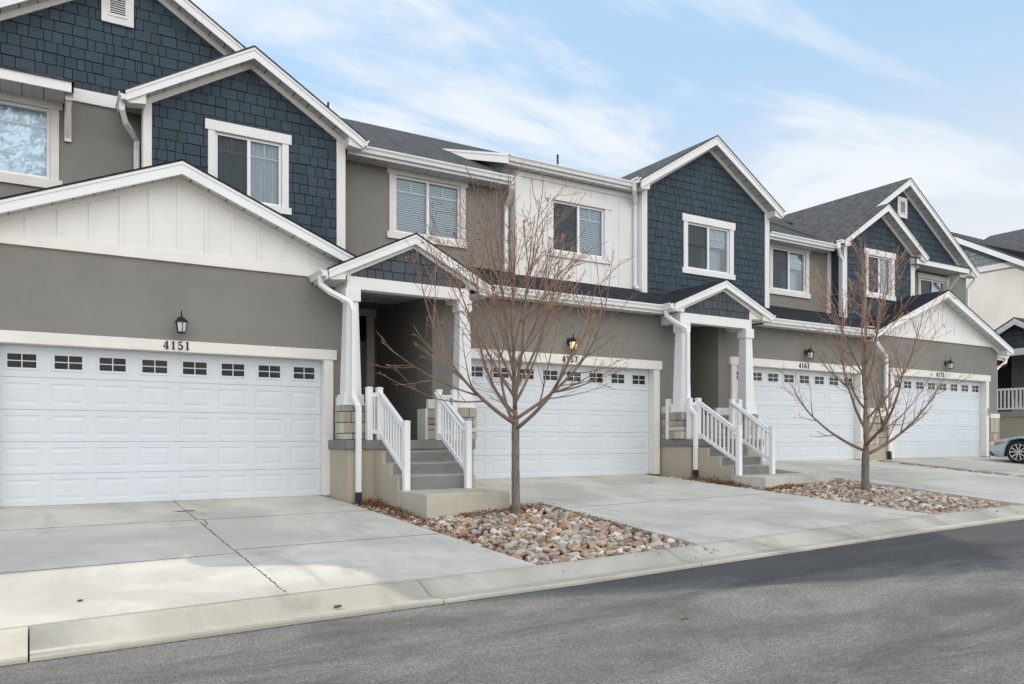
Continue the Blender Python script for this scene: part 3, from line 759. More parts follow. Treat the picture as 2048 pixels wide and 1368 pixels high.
def eave_roof(parent, x0, x1, ye, ze, p, yb, ywall, roofmat, roof_name='roof', x_in0=None, x_in1=None):
    """shed roof plane rising from an eave along x, with fascia gutter and flat soffit"""
    rb = MB(); zb = ze + p * (yb - ye); k = 0.03
    rb.hexa([(x0, ye - .03, ze - p * .03), (x1, ye - .03, ze - p * .03), (x1, yb, zb), (x0, yb, zb), (x0, ye - .03, ze + k - p * .03), (x1, ye - .03, ze + k - p * .03), (x1, yb, zb + k), (x0, yb, zb + k)])
    rf = rb.build(roof_name, M[roofmat], parent)
    g = MB(); g.box(x0, x1, ye, ye + 0.025, ze - 0.17, ze - 0.006); gutter_x(g, x0, x1, ye - 0.001, ze + 0.005)
    g.build('gutter', M['alum'], rf)
    s = MB(); s.face([(x0, ye + 0.025, ze - 0.16), (x1, ye + 0.025, ze - 0.16), (x1, ywall, ze - 0.16), (x0, ywall, ze - 0.16)])
    s.build('soffit', M['soffit_x'], rf)
    return rf

def raised(mb, x0, x1, z0, z1, y, w1=0.016, d1=0.0065, w2=0.020, w3=0.045):
    """embossed door panel field in a sheet at y (face -y): groove then raised centre"""
    rings = []
    for ins, dep in ((0, 0), (w1, d1), (w1 + w2, d1), (w1 + w2 + w3 * 0.7, 0.001)):
        b = len(mb.v); mb.v += [(x0 + ins, y + dep, z0 + ins), (x1 - ins, y + dep, z0 + ins), (x1 - ins, y + dep, z1 - ins), (x0 + ins, y + dep, z1 - ins)]; rings.append(b)
    for a, b in zip(rings, rings[1:]):
        for k in range(4): k2 = (k + 1) % 4; mb.f.append([a + k, a + k2, b + k2, b + k]); mb.m.append(0)
    mb.f.append([rings[-1] + k for k in range(4)]); mb.m.append(0)

def garage_door(parent, x0, x1, z0, h, y=0.14, wins=8, reflect=None):
    W = x1 - x0; ncol = 8; nsec = 5; sh = h / nsec; pw = W / ncol; mb = MB(); winr = []
    for s_ in range(nsec):
        za, zb = z0 + s_ * sh + 0.001, z0 + (s_ + 1) * sh - 0.001
        cells = []
        for c in range(ncol):
            ca = x0 + c * pw + pw * 0.11; cb = x0 + (c + 1) * pw - pw * 0.11; pa, pb = za + 0.085, zb - 0.085
            if s_ == nsec - 1:
                ca += pw * 0.05; cb -= pw * 0.05; pa, pb = za + 0.12, zb - 0.115; winr.append((ca, cb, pa, pb))
            cells.append((ca, cb, pa, pb))
        mb.holed([(x0, za + 0.006), (x1, za + 0.006), (x1, zb - 0.006), (x0, zb - 0.006)], cells, y)
        mb.face([(x0, y, zb - 0.006), (x1, y, zb - 0.006), (x1, y + 0.007, zb), (x0, y + 0.007, zb)])
        mb.face([(x0, y, za + 0.006), (x1, y, za + 0.006), (x1, y + 0.007, za), (x0, y + 0.007, za)])
        for (ca, cb, pa, pb) in cells:
            if s_ < nsec - 1: raised(mb, ca, cb, pa, pb, y)
    mb.face([(x0, y + 0.02, z0), (x1, y + 0.02, z0), (x1, y + 0.02, z0 + h), (x0, y + 0.02, z0 + h - 0.001)])
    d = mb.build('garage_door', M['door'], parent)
    for (a, b, c, e) in winr:
        m_ = MB(); yy = y - 0.010; f = 0.022; g = 0.007
        m_.box(a - 0.012, b + 0.012, yy, y + 0.012, c - 0.012, c + f); m_.box(a - 0.012, b + 0.012, yy, y + 0.012, e - f, e + 0.012)
        m_.box(a - 0.012, a + f, yy, y + 0.012, c + f, e - f); m_.box(b - f, b + 0.012, yy, y + 0.012, c + f, e - f)
        xm, zm = (a + b) / 2, (c + e) / 2
        m_.box(xm - g, xm + g, yy + 0.002, y + 0.012, c + f, e - f); m_.box(a + f, xm - g, yy + 0.003, y + 0.012, zm - g, zm + g); m_.box(xm + g, b - f, yy + 0.003, y + 0.012, zm - g, zm + g)
        m_.cur = 1; m_.box(a + .005, b - .005, y + 0.004, y + 0.018, c + .005, e - .005)
        m_.build('door_window', [M['door'], M['garglass']], d)
    s = MB(); s.box(x0, x1, y - 0.004, y + 0.02, z0 - 0.035, z0 - 0.001); s.build('rubber_seal', M['rubber'], d)
    return d

def door_surround(parent, x0, x1, z0, ztop, hdr=0.19, jw=0.17, y=0.0):
    t_ = MB(); e = 0.05
    t_.box(x0 - jw, x0, y - e, y + 0.14, z0 + 0.01, ztop); t_.box(x1, x1 + jw, y - e, y + 0.14, z0 + 0.01, ztop)
    t_.box(x0, x1, y + 0.0, y + 0.138, ztop - 0.003, ztop + 0.06)
    t_.box(x0 - jw - 0.06, x1 + jw + 0.06, y - e - 0.018, y + 0.02, ztop + 0.001, ztop + hdr)
    return t_.build('garage_surround', M['stuccotrim'], parent, 0.006)

def stone_box(parent, x0, x1, y0, y1, z0, z1, seed=0, name='stone_base', courses=4):
    rnd = random.Random(seed); mb = MB(); mb.cur = 1; ins = 0.02
    mb.box(x0 + ins, x1 - ins, y0 + ins, y1 - ins, z0, z1 - 0.004); mb.cur = 0
    hs = [rnd.choice((0.8, 1.0, 1.35)) for _ in range(courses)]; tot = sum(hs); z = z0
    for h_ in hs:
        hh = h_ / tot * (z1 - z0)
        for (ax, u0, u1, f) in (('y', x0, x1, y0), ('x', y0, y1, x0), ('x', y0, y1, x1), ('y', x0, x1, y1)):
            u = u0
            while u < u1 - 1e-4:
                w_ = min(rnd.uniform(0.13, 0.27), u1 - u)
                if u1 - (u + w_) < 0.08: w_ = u1 - u
                out = rnd.uniform(-0.006, 0.012); sgn = -1 if f in (x0, y0) and ((ax == 'y' and f == y0) or (ax == 'x' and f == x0)) else 1
                a, b = f + sgn * out, f - sgn * 0.035; g = 0.006
                if ax == 'y': mb.box(u + g, u + w_ - g, a, b, z + g, z + hh - g)
                else: mb.box(a, b, u + g, u + w_ - g, z + g, z + hh - g)
                u += w_
        z += hh
    return mb.build(name, [M['stone'], M['mortar']], parent, 0.008)

def column(parent, cx, cy, zf, ztop, seed=0):
    mb = MB()
    mb.taper(cx, cy, zf + 0.79, ztop - 0.22, 0.145, 0.105)
    mb.box(cx - 0.18, cx + 0.18, cy - 0.18, cy + 0.18, zf + 0.62, zf + 0.79); mb.box(cx - 0.195, cx + 0.195, cy - 0.195, cy + 0.195, zf + 0.60, zf + 0.635)
    mb.box(cx - 0.137, cx + 0.137, cy - 0.137, cy + 0.137, ztop - 0.22, ztop)
    c = mb.build('column', M['white'], parent, 0.004)
    stone_box(c, cx - 0.205, cx + 0.205, cy - 0.205, cy + 0.205, zf + 0.004, zf + 0.60, seed)
    return c

def downspout(parent, pts, foot=True, hx=0.043, hy=0.032):
    mb = MB(); mb.duct(pts, hx, hy)
    for p, q in zip(pts, pts[1:]):
        if (Vector(p) - Vector(q)).length > 1.2:
            m = [p[i] * 0.5 + q[i] * 0.5 for i in range(3)]; mb.box(m[0] - hx - .004, m[0] + hx + .004, m[1] - hy - .004, m[1] + hy + .004, m[2] - 0.02, m[2] + 0.02)
    d = mb.build('downspout', M['alum'], parent)
    if foot:
        e = pts[-1]; f = MB(); f.hexa([(e[0] - .05, e[1] - .055, e[2] - .24), (e[0] + .04, e[1] - .055, e[2] - .24), (e[0] + .04, e[1] + .04, e[2] - .24), (e[0] - .05, e[1] + .04, e[2] - .24),
                                      (e[0] - .046, e[1] - .036, e[2] + .02), (e[0] + .046, e[1] - .036, e[2] + .02), (e[0] + .046, e[1] + .036, e[2] + .02), (e[0] - .046, e[1] + .036, e[2] + .02)])
        f.build('drain_boot', M['blackpl'], d)
    return d

def lantern(x, y, z, label, lit=False):
    t_ = thing('wall_lantern', label, 'wall lamp', (x, y, z), 'carriage lamps above the garage doors')
    mb = MB()
    mb.disc_stack = None
    # oval back plate
    n = 20; ring0 = [(x + 0.055 * math.cos(6.283 * k / n), z + 0.06 + 0.085 * math.sin(6.283 * k / n)) for k in range(n)]
    mb.prism(ring0, y - 0.022, y)
    mb.tube([(x, y - 0.02, z + 0.06), (x, y - 0.06, z + 0.085), (x, y - 0.11, z + 0.125), (x, y - 0.15, z + 0.135), (x, y - 0.165, z + 0.115)], 0.011, 8)
    mb.tube([(x, y - 0.02, z + 0.03), (x, y - 0.07, z + 0.035), (x, y - 0.12, z + 0.08)], 0.007, 6)
    mb.build('bracket', M['black'], t_)
    cy = y - 0.165; h = MB()
    # six sided bell roof, gallery and finial
    prf = [(0.012, 0.20), (0.012, 0.135), (0.03, 0.122), (0.062, 0.09), (0.105, 0.052), (0.112, 0.040), (0.10, 0.034), (0.02, 0.034)]
    n = 6; rows = []
    for r_, dz in prf:
        b = len(h.v); rows.append(b); h.v += [(x + r_ * math.cos(6.283 * (k + .5) / n), cy + r_ * math.sin(6.283 * (k + .5) / n), z + dz) for k in range(n)]
    for a, b in zip(rows, rows[1:]):
        for k in range(n): h.f.append([a + k, a + (k + 1) % n, b + (k + 1) % n, b + k]); h.m.append(0)
    h.tube([(x, cy, z + 0.19), (x, cy, z + 0.225), (x, cy, z + 0.25)], [0.012, 0.006, 0.003], 6)
    for k in range(n):
        an = 6.283 * (k + .5) / n; c, s_ = math.cos(an), math.sin(an)
        h.tube([(x + 0.088 * c, cy + 0.088 * s_, z + 0.038), (x + 0.066 * c, cy + 0.066 * s_, z - 0.125)], 0.0065, 5)
    rb = []
    for r_, dz in ((0.074, -0.118), (0.078, -0.130), (0.06, -0.142), (0.01, -0.146)):
        b = len(h.v); rb.append(b); h.v += [(x + r_ * math.cos(6.283 * (k + .5) / n), cy + r_ * math.sin(6.283 * (k + .5) / n), z + dz) for k in range(n)]
    for a, b in zip(rb, rb[1:]):
        for k in range(n): h.f.append([a + k, a + (k + 1) % n, b + (k + 1) % n, b + k]); h.m.append(0)
    h.build('lamp_housing', M['black'], t_)
    g = MB(); b0 = len(g.v)
    for r_, dz in ((0.082, 0.036), (0.061, -0.12)):
        g.v += [(x + r_ * math.cos(6.283 * (k + .5) / n), cy + r_ * math.sin(6.283 * (k + .5) / n), z + dz) for k in range(n)]
    for k in range(n): g.f.append([k, (k + 1) % n, n + (k + 1) % n, n + k]); g.m.append(0)
    g.build('lamp_glass', M['glow'] if lit else M['frost'], t_)
    if lit:
        bb = MB(); bb.tube([(x, cy, z + 0.02), (x, cy, z - 0.0), (x, cy, z - 0.04), (x, cy, z - 0.075)], [0.012, 0.032, 0.036, 0.012], 10)
        bb.build('bulb', M['bulb'], t_)
        pl = bpy.data.lights.new('lamp_light', 'POINT'); pl.energy = 1.6; pl.color = (1, 0.66, 0.3); pl.shadow_soft_size = 0.06
        po = bpy.data.objects.new('lamp_light', pl); COL.objects.link(po); po.parent = t_; po.location = (0, -0.165 - 0.13, -0.06)
    return t_

# numerals as outlines on a 10 x 16 grid (serif house numbers)
def ring(pts, w_): return pts
def stroke(mb, pts, w_, x, z, s, y, th=0.012):
    """thick polyline: list of (u,v) and widths"""
    for i in range(len(pts) - 1):
        (u0, v0, w0), (u1, v1, w1) = [(*p, w_)[:3] if len(p) == 2 else p for p in (pts[i], pts[i + 1])]
        dx, dz = u1 - u0, v1 - v0; l = math.hypot(dx, dz) or 1; nx, nz = -dz / l, dx / l
        q = [(u0 - nx * w0 / 2, v0 - nz * w0 / 2), (u1 - nx * w1 / 2, v1 - nz * w1 / 2), (u1 + nx * w1 / 2, v1 + nz * w1 / 2), (u0 + nx * w0 / 2, v0 + nz * w0 / 2)]
        mb.prism([(x + a * s, z + b * s) for a, b in q], y - th - 0.0004 * (i % 3), y)
def arc(cx, cz, rx, rz, a0, a1, n=12): return [(cx + rx * math.cos(R(a0 + (a1 - a0) * i / n)), cz + rz * math.sin(R(a0 + (a1 - a0) * i / n))) for i in range(n + 1)]
def vary(pts, f): return [(p[0], p[1], f(i / (len(pts) - 1))) for i, p in enumerate(pts)]
DIG = {
 '1': [[(5, 0.6), (5, 15.4), 2.9], [(2.6, 13.2), (5.2, 15.2), 1.6], [(2.2, 0.6), (7.8, 0.6), 1.3]],
 '4': [[(6.6, 0.6), (6.6, 15.6), 2.7], [(6.4, 15.2), (0.9, 4.6), 1.5], [(0.6, 4.3), (9.4, 4.3), 1.5], [(4.0, 0.6), (9.2, 0.6), 1.2]],
 '7': [[(1.0, 14.4), (9.2, 14.4), 2.4], [(8.6, 14.2), (5.6, 7.5), (4.4, 0.2), 2.4], [(1.1, 15), (1.1, 12.0), 1.1]],
 '5': [[(2.3, 14.6), (8.4, 14.6), 2.2], [(2.3, 15.2), (2.0, 8.4), 1.5]],
 '6': [], '3': []}
def numeral(parent, ch, x, z, s, y):
    mb = MB()
    if ch in ('5',):
        for st in DIG['5']: stroke(mb, st[:-1], st[-1], x, z, s, y)
        a = arc(4.6, 5.0, 3.7, 4.4, 125, -150, 18); stroke(mb, vary(a, lambda t_: 1.2 + 1.6 * math.sin(math.pi * t_)), 2, x, z, s, y)
        mb.prism([(x + (1.8 + 1.25 * math.cos(k * .628)) * s, z + (3.0 + 1.25 * math.sin(k * .628)) * s) for k in range(10)], y - .0135, y)
    elif ch == '6':
        a = arc(5.0, 5.0, 3.6, 4.4, 0, 360, 22); stroke(mb, vary(a, lambda t_: 1.2 + 1.3 * abs(math.cos(2 * math.pi * t_))), 2, x, z, s, y)
        a = arc(6.6, 5.6, 5.2, 9.6, 178, 92, 12); stroke(mb, vary(a, lambda t_: 2.4 - 1.2 * t_), 2, x, z, s, y)
    elif ch == '3':
        a = arc(4.6, 11.9, 3.1, 3.4, 150, -85, 14); stroke(mb, vary(a, lambda t_: 1.1 + 1.4 * math.sin(math.pi * t_)), 2, x, z, s, y)
        a = arc(4.6, 4.6, 3.7, 4.1, 88, -150, 16); stroke(mb, vary(a, lambda t_: 1.1 + 1.7 * math.sin(math.pi * t_)), 2, x, z, s, y)
    else:
        for st in DIG[ch]: stroke(mb, st[:-1], st[-1], x, z, s, y)
    return mb.build('numeral', M['number'], parent)
def house_number(txt, xc, z, y, label, s=0.0086, pitch=0.107):
    t_ = thing('house_number', label, 'house number', (xc, y, z), 'black house numbers over the garage doors')
    x = xc - pitch * len(txt) / 2
    for ch in txt: numeral(t_, ch, x + (pitch - 10 * s) / 2, z, s, y); x += pitch
    return t_

# ------------------------------------------------------------------ the row of townhouses
def plan_roof(parent, poly, zf, th, mat, name='roof'):
    mb = MB(); n = len(poly); b = 0
    mb.v = [(x, y, zf(x, y)) for x, y in poly] + [(x, y, zf(x, y) + th) for x, y in poly]
    mb.f.append(list(reversed(range(n)))); mb.m.append(0); mb.f.append([n + i for i in range(n)]); mb.m.append(0)
    for i in range(n): j = (i + 1) % n; mb.f.append([i, j, n + j, n + i]); mb.m.append(0)
    return mb.build(name, mat, parent)
def battens(parent, poly, xs, y, sgn=-1, w_=0.05, t_=0.018, name='board_and_batten', mat='batten', hole=None):
    """sheet with vertical battens clipped to a convex outline"""
    mb = MB(); mb.holed(poly, [hole] if hole else [], y)
    for i in range(len(poly)):
        a, b = poly[i], poly[(i + 1) % len(poly)]; mb.face([(a[0], y, a[1]), (a[0], y + 0.03, a[1]), (b[0], y + 0.03, b[1]), (b[0], y, b[1])])
    pls = convex_planes(poly)
    for x in xs:
        spans = [(-99, 99)]
        if hole and x + w_ > hole[0] - 0.2 and x - w_ < hole[1] + 0.2: spans = [(-99, hole[2]), (hole[3], 99)]
        for lo, hi in spans:
            q = [(x - w_ / 2, max(lo, -50)), (x + w_ / 2, max(lo, -50)), (x + w_ / 2, min(hi, 50)), (x - w_ / 2, min(hi, 50))]
            for pl in pls:
                q = clip(q, *pl)
                if len(q) < 3: break
            if len(q) >= 3: mb.prism(q, y - t_, y + 0.001)
    return mb.build(name, M[mat], parent)
def navy_wall(parent, poly, y, holes=(), seed=0, mat='navy', name='shingle_siding', course=0.187):
    bk = MB(); bk.holed(poly, holes, y + 0.001)
    for i in range(len(poly)):
        a, b = poly[i], poly[(i + 1) % len(poly)]; bk.face([(a[0], y + 0.001, a[1]), (a[0], y + 0.03, a[1]), (b[0], y + 0.03, b[1]), (b[0], y + 0.001, b[1])])
    w_ = MB(); w_.v, w_.f = bk.v, bk.f; w_.m = [1] * len(bk.f)
    shingles(w_, poly, y, holes, seed=seed, course=course)
    return w_.build(name, [M[mat], M['gap']], parent)
def trim_box(parent, boxes, mat='trim', name='corner_board', bevel=0.003):
    for b in boxes:
        mb = MB(); mb.box(*b); o = mb.build(name, M[mat], parent, bevel)
    return o
def vent_gable(parent, x0, x1, z0, z1, y):
    mb = MB(); t = 0.10
    mb.box(x0, x0 + t, y - .035, y, z0 + t * 1.2, z1 - t); mb.box(x1 - t, x1, y - .035, y, z0 + t * 1.2, z1 - t); mb.box(x0 - .0, x1 + .0, y - .037, y, z0, z0 + t * 1.2); mb.box(x0, x1, y - .037, y, z1 - t, z1)
    a, b, c, d = x0 + t, x1 - t, z0 + t * 1.2, z1 - t; n = 13
    mb.box(a, a + .03, y - .05, y, c, d); mb.box(b - .03, b, y - .05, y, c, d); mb.box(a + .03, b - .03, y - .05, y, c, c + .03); mb.box(a + .03, b - .03, y - .05, y, d - .03, d)
    for i in range(n):
        z = c + .03 + (d - c - .06) * i / n; h = (d - c - .06) / n
        mb.hexa([(a + .03, y - .046, z), (b - .03, y - .046, z), (b - .03, y - .02, z + h * .5), (a + .03, y - .02, z + h * .5), (a + .03, y - .046, z + h * .30), (b - .03, y - .046, z + h * .30), (b - .03, y - .02, z + h * .8), (a + .03, y - .02, z + h * .8)])
    mb.cur = 1; mb.box(a + .03, b - .03, y - .012, y - .002, c + .03, d - .03)
    return mb.build('gable_vent', [M['vent'], M['louvre']], parent)

GRP = 'attached two storey townhouses in one row'
PM = 0.5; RY = 6.89
def main_front(z_e, y_e=1.0): return lambda x, y: z_e + PM * (y - y_e)

# =============================== unit 4151
H1 = thing('townhouse', 'nearest townhouse, number 4151, with white board garage gable under dark blue shingle gables', 'house', (1.9, 0, 0), GRP)
body(H1, 'wall', [(-1.3, -0.6), (5.1, -0.6), (5.1, 3.95), (2.09, 5.2), (-1.3, 3.8)], 0.0, 2.88, M['stucco'], [(-0.393, 4.49, -0.6, 2.43)])
garage_door(H1, -0.393, 4.49, 0.0, 2.43)
door_surround(H1, -0.393, 4.49, 0.0, 2.43, hdr=0.18)
def g_under(xc, zp, p, x, off=0.15): return zp - off - p * abs(x - xc)
battens(H1, [(-0.85, 4.05), (5.05, 4.05), (2.09, 5.30)], [2.08 + .421 * k for k in range(-7, 7)], -0.022)
trim_box(H1, [(-1.32, 5.12, -0.045, 0.005, 3.885, 4.062)], 'trim', 'band_board')
rf = gable(H1, 2.09, 5.44, 3.72, 0.413, -0.33, -0.022, 2.2, None, fh=0.20, roofmat='roofshade', zr_trim=0.10)
body(H1, 'wall', [(-2.05, 3.2), (5.22, 3.2), (5.22, 6.85), (-2.05, 6.85)], YM, 12.2, M['stucco'], [(-1.30, 0.302, 5.33, 6.50)])
body(H1, 'wall', [(-2.05, -0.6), (6.6, -0.6), (6.6, 3.2), (-2.05, 3.2)], 2.90, 12.2, M['stucco'])
window(H1, -1.30, 0.302, 5.33, 6.50, YM, {'kinds': ['sheet', 'sheet'], 'screen': False}, M['stuccotrim'], tw=0.13, head=0.19, sill=0.16, seed=1)
# big gable
zb = 6.92
navy_wall(H1, [(1.6 - 3.45, zb), (1.6 + 3.45, zb), (1.6, 9.04)], YM, seed=11)
mbx = MB(); mbx.prism([(-2.05, 6.8), (5.2, 6.8), (1.6, 9.05), ], YM + .04, 6.5); mbx.build('wall', M['gap'], H1)
trim_box(H1, [(-2.05, 1.70, YM - .045, YM + .01, 6.71, 6.925)], 'white', 'band_board')
gable(H1, 1.6, 9.27, 4.05, 0.617, 1.12, YM - .01, 6.2, None, hwR=2.6, fh=0.20, zr_trim=0.11)
vent_gable(H1, 1.06, 1.56, 8.17, 8.95, YM - .02)
# little roof over the left window with its brace
def small_roof(H, x0, x1, z, brx, s=1):
    y0 = 0.78
    r = plan_roof(H, [(x0, y0 - .03), (x1, y0 - .03), (x1, YM), (x0, YM)], lambda x, y: z + 0.30 * (y - y0), 0.03, M['roof'], 'window_roof')
    mb = MB(); mb.box(x0 + .02, x1 - .02, y0, y0 + .03, z - .17, z - .004)
    for xx in (x0 + .02, x1 - .05): mb.prism([(y0, z - .17), (YM, z - .17), (YM, z + .30 * (YM - y0) - .006), (y0, z - .006)], xx, xx + .03, 'x')
    mb.build('fascia', M['alum'], r)
    s_ = MB(); s_.face([(x0 + .03, y0 + .02, z - .155), (x1 - .03, y0 + .02, z - .155), (x1 - .03, YM, z - .155), (x0 + .03, YM, z - .155)]); s_.build('soffit', M['soffit_x'], r)
    for bx in brx:
        m_ = MB(); m_.box(bx - .05, bx + .05, YM - .06, YM, z - .78, z - .16); m_.box(bx - .05, bx + .05, YM - .50, YM - .06, z - .25, z - .157)
        m_.prism([(YM - .46, z - .25), (YM - .34, z - .25), (YM - .06, z - .60), (YM - .06, z - .73)], bx - .035, bx + .035, 'x')
        m_.build('bracket', M['trim'], r, 0.003)
small_roof(H1, -1.75, 0.64, 6.78, (-1.62, 0.56))
# blue bay
body(H1, 'wall', [(1.68, 3.6), (5.225, 3.6), (5.225, 6.72), (3.45, 7.8), (1.68, 6.72)], YBAY, YM + 1.2, M['gap'], [(2.84, 4.02, 5.335, 6.51)])
nb = [(1.79, 4.0), (5.075, 4.0), (5.075, 8.03 - .155 - .6 * 1.625), (3.45, 7.875), (1.79, 8.03 - .155 - .6 * 1.66)]
navy_wall(H1, nb, YBAY - .004, [(2.80, 4.06, 5.30, 6.55)], seed=21)
trim_box(H1, [(1.665, 1.80, YBAY - .035, YBAY + .02, 4.1, 6.82), (5.07, 5.245, YBAY - .035, YBAY + .02, 4.1, 6.82), (1.655, 1.68, YBAY + .02, YBAY + .14, 4.1, 6.82)])
window(H1, 2.84, 4.02, 5.335, 6.51, YBAY, {'kinds': ['curtain', 'curtain']}, M['white'], tw=0.125, head=0.185, sill=0.13, seed=2)
gable(H1, 3.45, 8.03, 2.07, 0.60, 0.68, YBAY - .02, 4.2, None, fh=0.19, zr_trim=0.11)
g = MB(); gutter_y(g, 0.70, 1.42, 1.38, 6.76, -1); g.build('gutter', M['alum'], H1)
g = MB(); gutter_y(g, 0.70, 0.98, 5.52, 6.80, 1); g.build('gutter', M['alum'], H1)
downspout(H1, [(1.33, 0.86, 6.66), (1.33, 0.86, 6.52), (1.40, 1.0, 6.36), (1.60, 1.30, 6.20), (1.60, 1.345, 6.05), (1.60, 1.345, 4.6)], foot=False)
# main roof
plan_roof(H1, [(-2.45, 1.9), (5.3, 1.9), (5.3, RY), (-2.45, RY)], main_front(6.755), .03, M['roof'])
plan_roof(H1, [(-2.45, RY), (5.3, RY), (5.3, 12.8), (-2.45, 12.8)], lambda x, y: 9.70 - .5 * (y - RY), .03, M['roof'])
mbx = MB(); mbx.prism([(YM + .1, 6.8), (12.2, 6.8), (12.2, 7.0), (RY, 9.66), (YM + .1, 6.95)], -2.04, 5.25, 'x'); mbx.build('end_gable_wall', M['slate'], H1)
# side entrance of the end house
mbx = MB(); mbx.box(-3.6, -2.06, 0.6, 3.2, -0.5, 0.8); mbx.build('side_porch', M['step'], H1)
rr = plan_roof(H1, [(-4.0, 0.40), (-2.0, 0.40), (-2.0, 1.95), (-4.0, 1.95)], lambda x, y: 4.72 - .42 * (1.95 - y), .08, M['roofshade'], 'porch_roof')
plan_roof(H1, [(-4.0, 1.95), (-2.0, 1.95), (-2.0, 3.5), (-4.0, 3.5)], lambda x, y: 4.72 - .42 * (y - 1.95), .08, M['roofshade'], 'porch_roof')
mbx = MB(); mbx.box(-3.75, -3.6, 0.6, 3.3, 3.75, 3.98); mbx.prism([(0.6, 3.98), (3.3, 3.98), (1.95, 4.6)], -3.74, -3.62, 'x'); mbx.build('porch_beam', M['white'], rr)
column(H1, -3.4, 0.85, 0.8, 3.75, 77); column(H1, -3.4, 3.0, 0.8, 3.75, 78)
lantern(2.10, -0.002, 2.86, 'unlit black lamp on the nearest garage wall, below the white board gable')
house_number('4151', 2.045, 2.462, -0.069, 'black numerals 4151 on the nearest garage header')

# =============================== unit 4157
H2 = thing('townhouse', 'second townhouse, number 4157, with taupe stucco and white board upper walls and a gabled porch', 'house', (9.0, 0, 0), GRP)
body(H2, 'wall', [(6.644, -0.6), (12.95, -0.6), (12.95, 4.1), (6.644, 4.1)], 0.0, 2.88, M['stucco'], [(7.34, 12.225, -0.6, 2.615)])
garage_door(H2, 7.34, 12.225, 0.205, 2.41)
door_surround(H2, 7.34, 12.225, 0.205, 2.615, hdr=0.20)
body(H2, 'wall', [(5.0, 0.9), (6.66, 0.9), (6.66, 4.2), (5.0, 4.2)], 2.88, 3.2, M['stucco'], [(5.45, 6.40, 1.0, 3.73)])
mb = MB(); mb.box(5.28, 5.45, 2.83, 2.9, 1.0, 3.75); mb.box(6.40, 6.57, 2.83, 2.9, 1.0, 3.75); mb.box(5.24, 6.62, 2.81, 2.9, 3.75, 3.94); ds = mb.build('door_surround', M['stuccotrim'], H2)
mb = MB(); mb.holed([(5.45, 1.0), (6.40, 1.0), (6.40, 3.73), (5.45, 3.73)], [(5.58, 5.90, 1.2, 2.2), (5.96, 6.28, 1.2, 2.2), (5.58, 5.90, 2.35, 3.55), (5.96, 6.28, 2.35, 3.55)], 2.95)
for q in [(5.58, 5.90, 1.2, 2.2), (5.96, 6.28, 1.2, 2.2), (5.58, 5.90, 2.35, 3.55), (5.96, 6.28, 2.35, 3.55)]: raised(mb, *q, 2.95)
fd = mb.build('front_door', M['doorblk'], H2)
mb = MB(); mb.tube([(6.33, 2.93, 1.95), (6.33, 2.89, 1.95)], 0.02, 8); mb.tube([(6.33, 2.89, 1.95), (6.24, 2.89, 1.95)], 0.012, 6); mb.build('handle', M['black'], fd)
def upper_roof(H, x0, x1, ze, ye=1.0, **k): return eave_roof(H, x0, x1, ye, ze, PM, RY, YM, 'roof')
body(H2, 'wall', [(5.20, 3.9), (9.42, 3.9), (9.42, 6.66), (5.20, 6.66)], YM, 12.2, M['stucco'], [(6.46, 7.985, 5.30, 6.49)])
window(H2, 6.46, 7.985, 5.30, 6.49, YM, {'kinds': ['blind', 'blind'], 'screen': False}, M['stuccotrim'], tw=0.125, head=0.15, sill=0.14, seed=3)
upper_roof(H2, 5.3, 9.06, 6.755)
BY = 1.20
bw = (10.25, 11.75, 5.345, 6.51)
body(H2, 'wall', [(9.25, 3.9), (12.80, 3.9), (12.80, 7.10), (9.25, 7.10)], BY + .03, 12.2, M['batten'], [bw])
battens(H2, [(9.25, 4.1), (12.75, 4.1), (12.75, 7.02), (9.25, 7.02)], [9.68, 10.11, 10.54, 10.96, 11.38, 11.80, 12.22], BY, hole=bw)
trim_box(H2, [(9.24, 9.41, BY - .03, BY + .01, 4.1, 7.0), (9.24, 12.76, BY - .034, BY + .01, 6.90, 7.02), (9.235, 9.255, BY + .01, BY + .13, 4.1, 7.0)], 'batten')
window(H2, *bw, BY, {'kinds': ['blind', 'blind']}, M['batten'], tw=0.14, head=0.17, sill=0.13, seed=4)
# raised shed roof over the white boards
eave_roof(H2, 8.92, 12.62, 0.95, 7.19, 0.35, 4.5, BY, 'roof')
mb = MB(); mb.prism([(0.92, 7.20), (0.92, 7.02), (4.35, 7.02 + .35 * 3.43), (4.35, 7.20 + .35 * 3.43)], 8.885, 8.92, 'x')
mb.prism([(0.90, 7.225), (0.90, 7.17), (4.38, 7.17 + .35 * 3.46), (4.38, 7.225 + .35 * 3.46)], 8.872, 8.8845, 'x')
mb.build('rake_board', M['alum'], H2)
mb = MB(); mb.prism([(BY, 6.55), (4.5, 8.0), (4.5, 8.40), (BY, 7.18)], 9.22, 9.245, 'x')
mb.face([(8.92, 0.95, 7.03), (9.22, 0.95, 7.03), (9.22, 4.3, 7.03 + .35 * 3.35), (8.92, 4.3, 7.03 + .35 * 3.35)]); mb.build('cheek_wall', M['batten'], H2)
plan_roof(H2, [(9.05, 4.1), (12.7, 4.1), (12.7, RY), (9.05, RY)], main_front(6.755), .03, M['roof'])
plan_roof(H2, [(5.3, RY), (12.7, RY), (12.7, 12.8), (5.3, 12.8)], lambda x, y: 9.70 - .5 * (y - RY), .03, M['roof'])
g = MB(); gutter_y(g, 0.70, 0.96, 12.49, 7.27, -1); g.build('gutter', M['alum'], H2)
downspout(H2, [(9.0, 0.94, 6.65), (9.0, 0.94, 6.5), (9.06, 1.1, 6.36), (9.10, 1.33, 6.22), (9.10, 1.345, 6.1), (9.10, 1.345, 4.75)], foot=False)
